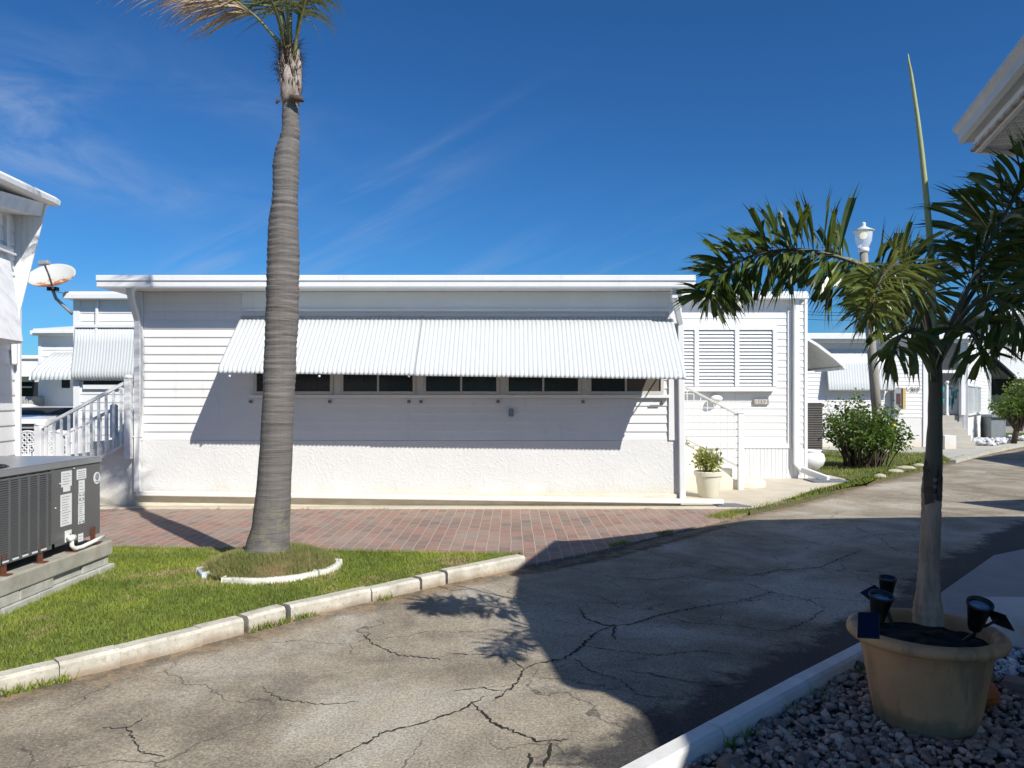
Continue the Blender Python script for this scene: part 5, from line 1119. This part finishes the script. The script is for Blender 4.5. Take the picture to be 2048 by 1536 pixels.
b = MB(); q = G(1990, 880); b.tube([(q.x,q.y,0),(q.x,q.y,1.28)], .065, 10); b.ball((q.x,q.y,1.32), .09, 10, 8); b.beam((q.x-.18,q.y,1.05), (q.x+.55,q.y,1.05), .05, .05)
one(b, 'sign_post', TRIM, 'white post with a crossarm standing in the white stones beyond the house 1-263', 'post', smooth=False)
tc = Vector((XU(2034,25.5), 25.5, 0)); t = thing('small_tree', 'small round leafy tree at the right edge beyond the white stones', 'tree', tuple(tc)); b = MB(); b.tube([tc+Vector((-.12,0,0)), tc+Vector((0,0,.6)), tc+Vector((.1,0,1.2))], [.10,.08,.05], 8); b.build('trunk', M('dark_bark', (.08,.06,.045), (.05,.04,.03), 9, .9), t, smooth=True)
st, lf = MB(), MB(); bush((st,lf), tc+Vector((.05,0,.45)), .85, 1.75, 60, 44, .10, 18, .1); st.build('branch', M('brown_branch', (.1,.07,.05), (.07,.05,.04), 9, .9), t); lf.build('crown', HIB, t)
b = MB(); b.box(XU(1982,27.6), XU(2012,27.6), 27.6, 28.6, .02, .85); b.box(XU(1980,27.6), XU(2014,27.6), 27.5, 28.7, .85, .95); one(b, 'storage_bin', M('grey_storage_bin', (.22,.24,.26), (.17,.19,.21), 6, .6), 'grey lidded bin behind the white post with the crossarm', 'bin', bevel=.02)
# grass behind
MB().prism([(17.5,26.8),(30,33),(45,60),(15,60)], -.02, .045).build('far_lawn', grassm('far_lawn_grass', (.08,.12,.03), (.13,.18,.035), (.18,.22,.05), (.2,.18,.1), .6, .8), kind='structure')

# pebbles and stones
def stones(name, X, Y, Z, s, mat, sub=1, flat=.7, kind='stuff'):
    import bmesh
    bm = bmesh.new(); bmesh.ops.create_icosphere(bm, subdivisions=sub, radius=1); bm.verts.ensure_lookup_table()
    T = np.array([v.co[:] for v in bm.verts]); Fi = np.array([[v.index for v in f.verts] for f in bm.faces]); bm.free()
    n, m = len(X), len(T); shapes = []
    for q in range(24):
        o = rng.uniform(0,40,3); k = np.array([1+.55*mnoise.noise(Vector(tuple(p*1.1+o))) for p in T]); sh_ = T*k[:,None]
        for _ in range(7):                  # flat facets: clip by random planes
            d = rng.normal(size=3); d /= np.linalg.norm(d); h_ = .5; pr_ = sh_@d; sh_ = sh_-np.outer(np.maximum(pr_-h_, 0), d)
        shapes.append(sh_)
    shapes = np.array(shapes); V = shapes[rng.integers(0,24,n)]
    sx = s*rng.lognormal(0, .36, n); V = V*np.stack([sx*rng.uniform(.8,1.35,n), sx, sx*flat], 1)[:,None,:]
    a = rng.uniform(0,2*np.pi,n); tl = rng.uniform(-.6,.6,n); c, s_ = np.cos(a)[:,None], np.sin(a)[:,None]; ct, st2 = np.cos(tl)[:,None], np.sin(tl)[:,None]
    x, y, z = V[...,0], V[...,1], V[...,2]; y, z = y*ct-z*st2, y*st2+z*ct; x, y = x*c-y*s_, x*s_+y*c
    V = np.stack([x+X[:,None], y+Y[:,None], z+Z[:,None]], -1).reshape(-1,3)
    Fc = (Fi[None]+(np.arange(n)*m)[:,None,None]).reshape(-1,3)
    return npmesh(name, V, Fc, mat, kind=kind, attr={'tone': np.repeat(rng.random(n), m)})
bed = [(.60,2.95),(1.66,3.97),(2.16,4.43),(2.60,4.85),(4.6,4.9),(4.6,1.2),(-1.0,1.2)]
MB().prism(bed, -.02, .02).build('gravel_bed', M('dark_bed_soil', (.12,.085,.065), (.07,.05,.04), 20, .95), kind='structure')
wline = lambda X, Y: (X-2.42)*.62+(Y-4.22)*.78 > 0        # white pebbles lie beyond the line of bricks
def bedpts(n, f):
    X, Y = scatter(bed, n, f); return X, Y
X, Y = bedpts(36000, lambda X, Y: ~wline(X, Y) & (Y > 2.2) & (X < 3.3) & (X-Y*1.0 < 1.2))
k = len(X); Z = .028+rng.uniform(0,.022,k); stones('gravel', X, Y, Z, .0185, GRAV, sub=1)
X, Y = bedpts(26000, lambda X, Y: wline(X, Y) & (X > 2.3) & (X < 3.7)); stones('white_gravel', X, Y, .03+rng.uniform(0,.02,len(X)), .016, WGRAV)
wr = [g2(1940,893), g2(1990,893), g2(2048,882), (20.5,27.5), (17.2,26.4)]
X, Y = scatter(wr, 2600); stones('white_rocks', X, Y, .06+rng.uniform(0,.14,len(X)), .09, WGRAV, flat=.7)
# white kerb beside the gravel
kb = MB(); prev = Vector((-1.66,1.06,0)); 
kpts = [Vector((-1.66,.98,0)), Vector((.12,2.68,0)), Vector((.86,3.37,0)), Vector((1.46,3.93,0)), Vector((2.12,4.53,0)), Vector((2.62,5.0,0))]
for i, (a, b_) in enumerate(zip(kpts[:-1], kpts[1:])):
    d = (b_-a).normalized(); s = Vector((d.y,-d.x,0)); a2, b2 = a+d*.004, b_-d*.004
    sec = lambda p: [p+Vector((0,0,-.03)), p+Vector((0,0,.085)), p+s*.015+Vector((0,0,.10)), p+s*.085+Vector((0,0,.10)), p+s*.10+Vector((0,0,.085)), p+s*.125+Vector((0,0,-.03))]
    vs = sec(a2)+sec(b2); kb.add(vs, [(j,6+j,6+(j+1) % 6,(j+1) % 6) for j in range(6)]+[(5,4,3,2,1,0),(6,7,8,9,10,11)])
kb.build('white_kerb', KERBW, kind='structure')
wp = [(2.62,5.02), g2(1881,1193), g2(1987,1117), g2(2048,1104), (6.0,8.5), (10,11.5), (14,9), (8,4.6), (2.65,4.75)]
MB().prism(wp, -.02, .035).build('walkway', WALK, kind='structure', bevel=.01)
b = MB(); b.prism([(2.95,4.62),(3.30,4.30),(5,4.2),(5,5.1),(3.1,5.1)], .02, .21); one(b, 'white_step', M('white_painted_step', (.62,.61,.59), (.50,.495,.48), 5, .7, .15, 40), 'low white painted concrete step right of the big pot, at the edge of the walkway', 'step', bevel=.03)
b = MB(); b.box(3.02,3.5,4.02,4.32,.14,.30); b.box(3.04,3.5,4.04,4.30,.02,.14); one(b, 'concrete_block', CONC, 'grey concrete block at the right edge, resting by the white step', 'block', bevel=.012)

# ------------------------------------------------------------------ big pot with foxtail palm
PC = Vector((1.945, 3.53, .03))
t = thing('ceramic_pot', 'large tan planter with a thick rolled rim and dark stains, on the mauve gravel', 'plant pot', tuple(PC))
b = MB(); b.lathe(PC, [(r_*.9, z_) for r_, z_ in ((.235,0),(.245,.01),(.247,.03),(.252,.055),(.262,.10),(.275,.17),(.292,.26),(.305,.33),(.312,.365),(.318,.375))], 64, True, False); b.build('body', POTM, t, smooth=True)
b = MB(); n_ = 18; rp = [(.336+.037*math.cos(a)*(1.0), .417+.031*math.sin(a)) for a in np.linspace(-math.pi*.75, math.pi*1.0, n_)]
b.lathe(PC, [(r_*.915, z_) for r_, z_ in [(.315,.372)]+rp+[(.292,.38),(.288,.34)]], 64, False, False); b.build('rim', POTM, t, smooth=True)
vs = [(PC.x, PC.y, PC.z+.395)]; nr = 10
for i in range(1, nr+1):
    for k in range(48):
        a = 2*math.pi*k/48; r = .272*i/nr; x, y = PC.x+r*math.cos(a), PC.y+r*math.sin(a); vs.append((x, y, PC.z+.385+.03*(1-i/nr)+.016*mnoise.noise(Vector((x*14,y*14,0)))))
fs = [(0, 1+k, 1+(k+1) % 48) for k in range(48)]+[(1+(i-1)*48+k, 1+i*48+k, 1+i*48+(k+1) % 48, 1+(i-1)*48+(k+1) % 48) for i in range(1, nr) for k in range(48)]
MB().add(vs, fs).build('soil', POTSOIL, t)
t = thing('foxtail_palm', 'young foxtail palm with bushy fronds and an upright spear leaf, in the large tan pot', 'palm tree', (1.96, 3.56, .42))
TY = 3.58
def trunk(mb, lst, n=20, ringy=0):
    vs = []
    for u, v, w_ in lst:
        c = P(u, v, TY); r = w_/2/F*TY
        for k in range(n): a = 2*math.pi*k/n; vs.append((c.x+r*math.cos(a), c.y+r*math.sin(a), c.z))
    mb.add(vs, [(i*n+k, i*n+(k+1) % n, (i+1)*n+(k+1) % n, (i+1)*n+k) for i in range(len(lst)-1) for k in range(n)])
def dens(lst, m):
    vv = np.linspace(lst[0][1], lst[-1][1], m); q = lst[::-1]; return [(float(np.interp(v,[a[1] for a in q],[a[0] for a in q])), v, float(np.interp(v,[a[1] for a in q],[a[2] for a in q]))*(1+.03*math.sin(v*.35)*(v > 960)+.02*math.sin(v*.11))) for v in vv]
b = MB(); trunk(b, dens([(1857,1245,58),(1856,1225,56),(1856,1190,46),(1858,1150,40),(1860,1100,37),(1862,1040,36),(1863,1000,37),(1864,955,36)], 60)); b.build('trunk', GTRUNK, t, smooth=True)
b = MB(); trunk(b, dens([(1863,985,38),(1866,940,34),(1868,900,31),(1870,850,27),(1871,780,26),(1870,720,25),(1867,660,18)], 40)); b.build('crownshaft', SHAFT, t, smooth=True)
b = MB(); q0 = P(1853,1000,TY-.06); b.add([P(1849,1010,TY-.045),P(1868,1005,TY-.07),P(1866,960,TY-.065),P(1852,915,TY-.05),P(1846,935,TY-.045)], [(0,1,2,3,4)]); b.add([P(1872,1000,TY-.06),P(1884,1003,TY-.04),P(1886,955,TY-.04),P(1880,930,TY-.05)], [(0,1,2,3)]); b.build('old_sheath', FIBRE, t)
b = MB(); sp = [P(1868,700,3.58),P(1864,600,3.58),P(1861,500,3.58),P(1851,380,3.56),P(1838,260,3.54),P(1824,160,3.53),P(1818,125,3.52),P(1816,108,3.52)]
b.tube(spline(sp, 40), [ (1-(i/40)**1.4)*.0165+.002 for i in range(41)], 8); b.build('spear_leaf', SPEAR, t, smooth=True)
def foxtail(pts, L, n, mat, seed, start=.22, w=.030, rr=.013, per=5, tipk=.45, grav=.16):
    rs = random.Random(seed); N = 60; c = spline(pts, N); rb = MB(); rb.tube(c, [rr*(1-.8*i/N)+.002 for i in range(N+1)], 7); ro = rb.build('frond', SHAFT, t, smooth=True); lf = MB()
    for i in range(n):
        f = start+(1-start)*i/(n-1); k = f*N; k0 = min(int(k), N-1); p = c[k0].lerp(c[k0+1], k-k0); d = (c[k0+1]-c[k0]).normalized()
        x = d.cross(Vector((0,0,1))).normalized(); y = x.cross(d); ph = rs.uniform(0, 6.28)
        for q in range(per):
            a = ph+2*math.pi*q/per+rs.uniform(-.5,.5); rad = x*math.cos(a)+y*math.sin(a)
            g = (rad+d*rs.uniform(.05,.65)+Vector((rs.gauss(0,.13),rs.gauss(0,.13),rs.gauss(.04,.13)))).normalized(); l = L*rs.uniform(.65,1.12)*(1-tipk*max(0,(f-.45)/.55)**1.3)*(.75+.5*min(1,(f-start)*4+.3)); ww = w*rs.uniform(.7,1.2)*(.7+.3*l/L)
            s = g.cross(rad.cross(g)+Vector((rs.gauss(0,.5),rs.gauss(0,.5),rs.gauss(0,.5)))).normalized(); pos = p.copy(); vs = []; seg = 5
            prof = (.08,.34,.62,.88,1.0,.95)
            for j in range(seg+1):
                nn = s.cross(g).normalized(); hw = ww/2*prof[j]; vs += [pos-s*hw+nn*hw*.45, pos.copy(), pos+s*hw+nn*hw*.45]
                g = (g+Vector((0,0,-grav*.22*(j+.5)))+Vector((rs.gauss(0,.04),rs.gauss(0,.04),rs.gauss(0,.03)))).normalized(); pos = pos+g*l/seg
            tu, tv = 1024+pos.x/pos.y*F, HZ-(pos.z-H)/pos.y*F
            mu, mv = 1024+vs[10].x/vs[10].y*F, HZ-(vs[10].z-H)/vs[10].y*F
            if (1690 < tu < 1765 and 400 < tv < 530) or (1695 < mu < 1760 and 400 < mv < 525): continue      # the photo shows the lantern through a gap here
            b0 = len(lf.v); fs = []
            for j in range(seg): fs += [(3*j,3*j+1,3*j+4,3*j+3),(3*j+1,3*j+2,3*j+5,3*j+4)]
            e = 3*seg; m0, m1, m2 = vs[e], vs[e+1], vs[e+2]; ex = g*l*.26     # ragged fishtail end
            vs += [m0+ex*rs.uniform(.6,1.6)-s*ww*.1, m1+ex*rs.uniform(.3,1.5), m2+ex*rs.uniform(.6,1.6)+s*ww*.1, (m0+m1)/2+ex*rs.uniform(-1.1,-.1), (m1+m2)/2+ex*rs.uniform(-1.1,-.1)]
            fs += [(e,e+6,e+3),(e,e+1,e+6),(e+6,e+1,e+4),(e+1,e+7,e+4),(e+1,e+2,e+7),(e+7,e+2,e+5)]
            lf.add(vs, fs)
    lf.build('leaflets', mat, ro); return ro
foxtail(pp((1868,745,3.58),(1850,640,3.58),(1795,570,3.60),(1700,522,3.63),(1600,500,3.66),(1505,512,3.70),(1445,550,3.72),(1418,595,3.72)), .212, 66, FOX, 21, .24, w=.032)
foxtail(pp((1866,740,3.57),(1856,640,3.45),(1828,560,3.25),(1790,530,3.08),(1755,570,2.95),(1742,625,2.88)), .165, 42, FOXY, 22, .36, w=.021)
foxtail(pp((1872,742,3.58),(1902,650,3.56),(1945,560,3.53),(1990,465,3.5),(2045,375,3.46),(2120,310,3.4)), .25, 44, FOX, 23, .36, w=.033, per=5)
foxtail(pp((1870,740,3.60),(1925,650,3.8),(2010,575,4.0),(2100,570,4.1),(2160,640,4.1)), .24, 26, FOX, 24, .45, w=.031, per=4)
foxtail(pp((1866,745,3.60),(1862,640,3.95),(1856,580,4.3),(1840,600,4.6),(1820,660,4.75)), .23, 24, FOX, 25, .42, w=.030, per=4)
foxtail(pp((1871,745,3.56),(1905,660,3.35),(1960,600,3.2),(2015,610,3.1),(2050,660,3.05)), .22, 18, FOX, 26, .5, w=.032, per=3, grav=.3)
foxtail(pp((1868,760,3.55),(1858,690,3.40),(1832,660,3.28),(1800,675,3.2),(1785,705,3.16)), .18, 11, FOX, 27, .5, w=.040, per=3, grav=.4)
foxtail(pp((1870,750,3.58),(1895,680,3.42),(1925,655,3.3),(1950,670,3.2),(1965,705,3.15)), .19, 12, FOX, 28, .45, w=.030, per=3)
foxtail(pp((1874,730,3.6),(1930,610,3.65),(2005,510,3.8),(2090,470,3.95),(2180,500,4.0)), .26, 34, FOX, 29, .48, w=.032, per=4)

# solar spotlights pushed into the pot soil
def spot(label, cup, yaw, tilt, pan, panrot, size=.034, h=.075):
    g = thing('solar_spotlight', label, 'garden light', tuple(cup), 0, 'black solar spotlights in the big pot')
    mt = Matrix.Translation(cup) @ Matrix.Rotation(R(yaw),4,'Z') @ Matrix.Rotation(R(tilt),4,'X')
    b = MB(); b.m = mt; b.lathe((0,0,0), [(size*.5,-h),(size*.62,-h*.85),(size*.98,-.006),(size*1.08,-.004),(size*1.08,.006),(size*.93,.006),(size*.86,-.014)], 28, True, False); b.build('lamp_head', BLACK, g, smooth=True)
    b = MB(); b.m = mt; b.lathe((0,0,0), [(size*.90,-.014),(size*.4,-.010),(.001,-.009)], 24, False, True); b.build('lens', LENS, g, smooth=True)
    b = MB(); p = mt @ Vector((0,0,-h)); q_ = Vector((p.x+(PC.x-p.x)*.22, p.y+(PC.y-p.y)*.22, .42)); b.tube([p, p+Vector((0,0,-.02)), q_], .009, 8); b.tube([p+Vector((0,0,-.01)), Vector(pan)], .006, 8); b.build('stake', BLACK, g)
    b = MB(); b.m = Matrix.Translation(pan) @ Matrix.Rotation(R(panrot[2]),4,'Z') @ Matrix.Rotation(R(panrot[0]),4,'X') @ Matrix.Rotation(R(panrot[1]),4,'Y')
    b.box(-.045,.045,-.060,.060,-.006,.0); pn = b.build('panel_frame', BLACK, g, bevel=.003); b2 = MB(); b2.m = b.m; b2.box(-.040,.040,-.055,.055,0,.002); b2.build('solar_cell', SOLAR, g)
spot('black solar spotlight aimed up, at the back left of the pot', P(1775,1157,3.68), 0, 8, P(1752,1190,3.72), (20,-25,20), .040, .12)
spot('black solar spotlight with a navy panel hanging over the left front rim', P(1763,1192,3.38), 10, 14, P(1737,1250,3.22), (50,-12,-28), .050, .13)
spot('black solar spotlight with its panel edge-on, at the right side of the pot', P(1960,1208,3.42), -8, 22, P(2000,1238,3.42), (0,58,8), .052, .14)
BRK = M('pinkish_brick', (.30,.20,.165), (.20,.14,.12), 12, .9, .3, 50)
def brick(c, rz, tilt, label):
    b = MB(); b.m = Matrix.Translation(c) @ Matrix.Rotation(R(rz),4,'Z') @ Matrix.Rotation(R(tilt),4,'X'); b.box(-.10,.10,-.05,.05,-.03,.03)
    return one(b, 'brick', BRK, label, 'brick', 'bricks edging the gravel behind the pot', bevel=.006)
brick((2.46,4.02,.075), -48, 8, 'pinkish brick just right of the big pot, tilted against the white pebbles')
brick((2.64,3.84,.072), -40, 4, 'pinkish brick nearest the right edge, beside its tilted neighbour')
brick((2.33,4.18,.07), -45, 0, 'pinkish brick mostly hidden behind the big pot')
rock((2.30,3.70,.10), .095, .08, .075, 3, 'orange rounded stone tucked behind the right foot of the big pot', M('orange_painted_stone', (.50,.14,.03), (.38,.08,.02), 8, .5), 'orange_stone', None)

# ------------------------------------------------------------------ home at the right, under whose roof the gravel lies
RP = [(3.09,5.12),(2.62,3.62),(2.58,2.79),(2.73,1.775),(2.835,1.11),(2.99,1.07),(3.126,.86),(3.22,.74),(3.215,.34),(3.2,-4),(9,-4),(9.4,6.95),(5.6,6.62),(4.82,6.05),(3.45,5.22)]
t = thing('eave_home', 'home at the right edge whose white gutter and perforated soffit corner show above the palm', 'house', (5.5, 2, 0))
b = MB(); b.prism([(x,y) for x,y in RP], 3.30, 3.40); b.build('roof', TRIM, t)
def soffit():
    m, nt, b = nodes('perforated_soffit'); v = tcoord(nt, rot=(0,0,R(17.5))); sp = nt.nodes.new('ShaderNodeSeparateXYZ'); nt.links.new(v, sp.inputs[0])
    gy = mth(nt, 'FRACT', mth(nt, 'DIVIDE', sp.outputs[1], .11)); rib = mth(nt, 'LESS_THAN', gy, .12)
    hx = mth(nt, 'FRACT', mth(nt, 'ADD', mth(nt, 'DIVIDE', sp.outputs[0], .022), mth(nt, 'MULTIPLY', gy, 2.2))); slot = mth(nt, 'MULTIPLY', mth(nt, 'LESS_THAN', hx, .38), mth(nt, 'MULTIPLY', mth(nt, 'GREATER_THAN', gy, .3), mth(nt, 'LESS_THAN', mth(nt, 'FRACT', mth(nt, 'MULTIPLY', gy, 2.4)), .75)))
    c = mix(nt, slot, (.66,.66,.64), (.22,.22,.21)); nt.links.new(mix(nt, rib, c, (.55,.55,.53)), b.inputs['Base Color']); bump(nt, b, mth(nt, 'SUBTRACT', 0.0, mth(nt, 'ADD', rib, slot)), .5, .004); return m
off_in = [(3.13,5.04),(2.68,3.58),(2.75,2.80),(2.9,1.8),(3.3,.3),(3.3,-3.9),(8.9,-3.9),(9.3,6.85),(5.65,6.52),(4.85,5.93),(3.5,5.12)]
b = MB(); b.prism(off_in, 3.225, 3.24); b.build('soffit', soffit(), t)
b = MB()
for (x0_,y0_),(x1_,y1_) in zip(off_in, off_in[1:]+off_in[:1]):
    a_, c_ = Vector((x0_,y0_,3.27)), Vector((x1_,y1_,3.27)); b.beam(a_, c_, .03, .14)
b.build('fascia', TRIM, t)
b = MB(); a_, c_ = Vector((3.115,5.05,3.222)), Vector((2.67,3.60,3.222)); dn = (c_-a_).normalized(); b.beam(a_+Vector((.01,0,0)), c_+Vector((.01,0,0)), .07, .02); b.build('rusty_drip_edge', M('rust_streaked_trim', (.62,.60,.55), (.30,.13,.06), 16, .7), t)
b = MB(); g0, g1 = Vector((3.11,5.13,0)), Vector((2.63,3.60,0)); dn = (g1-g0).normalized(); og = Vector((dn.y,-dn.x,0)); 
if og.x > 0: og = -og
b.extrude([(-.04,3.30),(.02,3.295),(.05,3.31),(.055,3.36),(.085,3.385),(.085,3.41),(-.04,3.41)], g0, g1, tuple(og)); b.build('gutter', M('grey_white_gutter', (.56,.56,.55), (.47,.47,.46), 6, .5), t)
b = MB(); b.prism([(4.5,5.0),(4.3,-3),(8.7,-3),(8.7,5.4)], 0, 3.22); b.build('wall', WHITE, t)
def off_house(name, poly, label, inset=.4, z=3.4):
    cx = sum(p[0] for p in poly)/len(poly); cy = sum(p[1] for p in poly)/len(poly); t = thing(name, label, 'house', (cx,cy,0)); b = MB(); b.prism(poly, z-.15, z); b.build('roof', TRIM, t); b = MB(); b.prism([(cx+(x-cx)*.85, cy+(y-cy)*.85) for x,y in poly], 0, z-.15); b.build('wall', WHITE, t)
off_house('roadside_home', [(9.25,8.3),(9.65,7.35),(15.5,6.0),(15.5,9.4),(10.3,8.55)], 'white home beyond the right edge whose roof shades the near bend of the drive')
off_house('corner_home', [(14.5,16.4),(14.1,13.9),(22,12),(24,19),(18.3,19.8)], 'white home beyond the right edge whose roof shades the far drive')
# overhead wires and pole top far behind
b = MB(); 
for z, y in ((ZV(632,60),60),(ZV(640,60),60.5),(ZV(626,62),62)): b.tube([(XU(1300,y)+0,y,z+.6),(XU(1650,y),y,z+.05),(XU(1900,y),y,z),(45,y,z+.4)], .018, 5)
one(b, 'power_line', BLACK, 'thin power lines crossing the sky low behind the homes at the right', 'power line')
b = MB(); q = P(1527,575,45); b.tube([(q.x,45,0),(q.x,45,q.z-.1)], .12, 8); b.box(q.x-.25,q.x+.25,44.9,45.1,q.z-.4,q.z-.32); b.tube([(q.x,45,q.z-.1),(q.x,45,q.z+.2)], .05, 6)
one(b, 'utility_pole', POLE, 'far utility pole whose tip shows over the flat roof of the long home', 'utility pole')
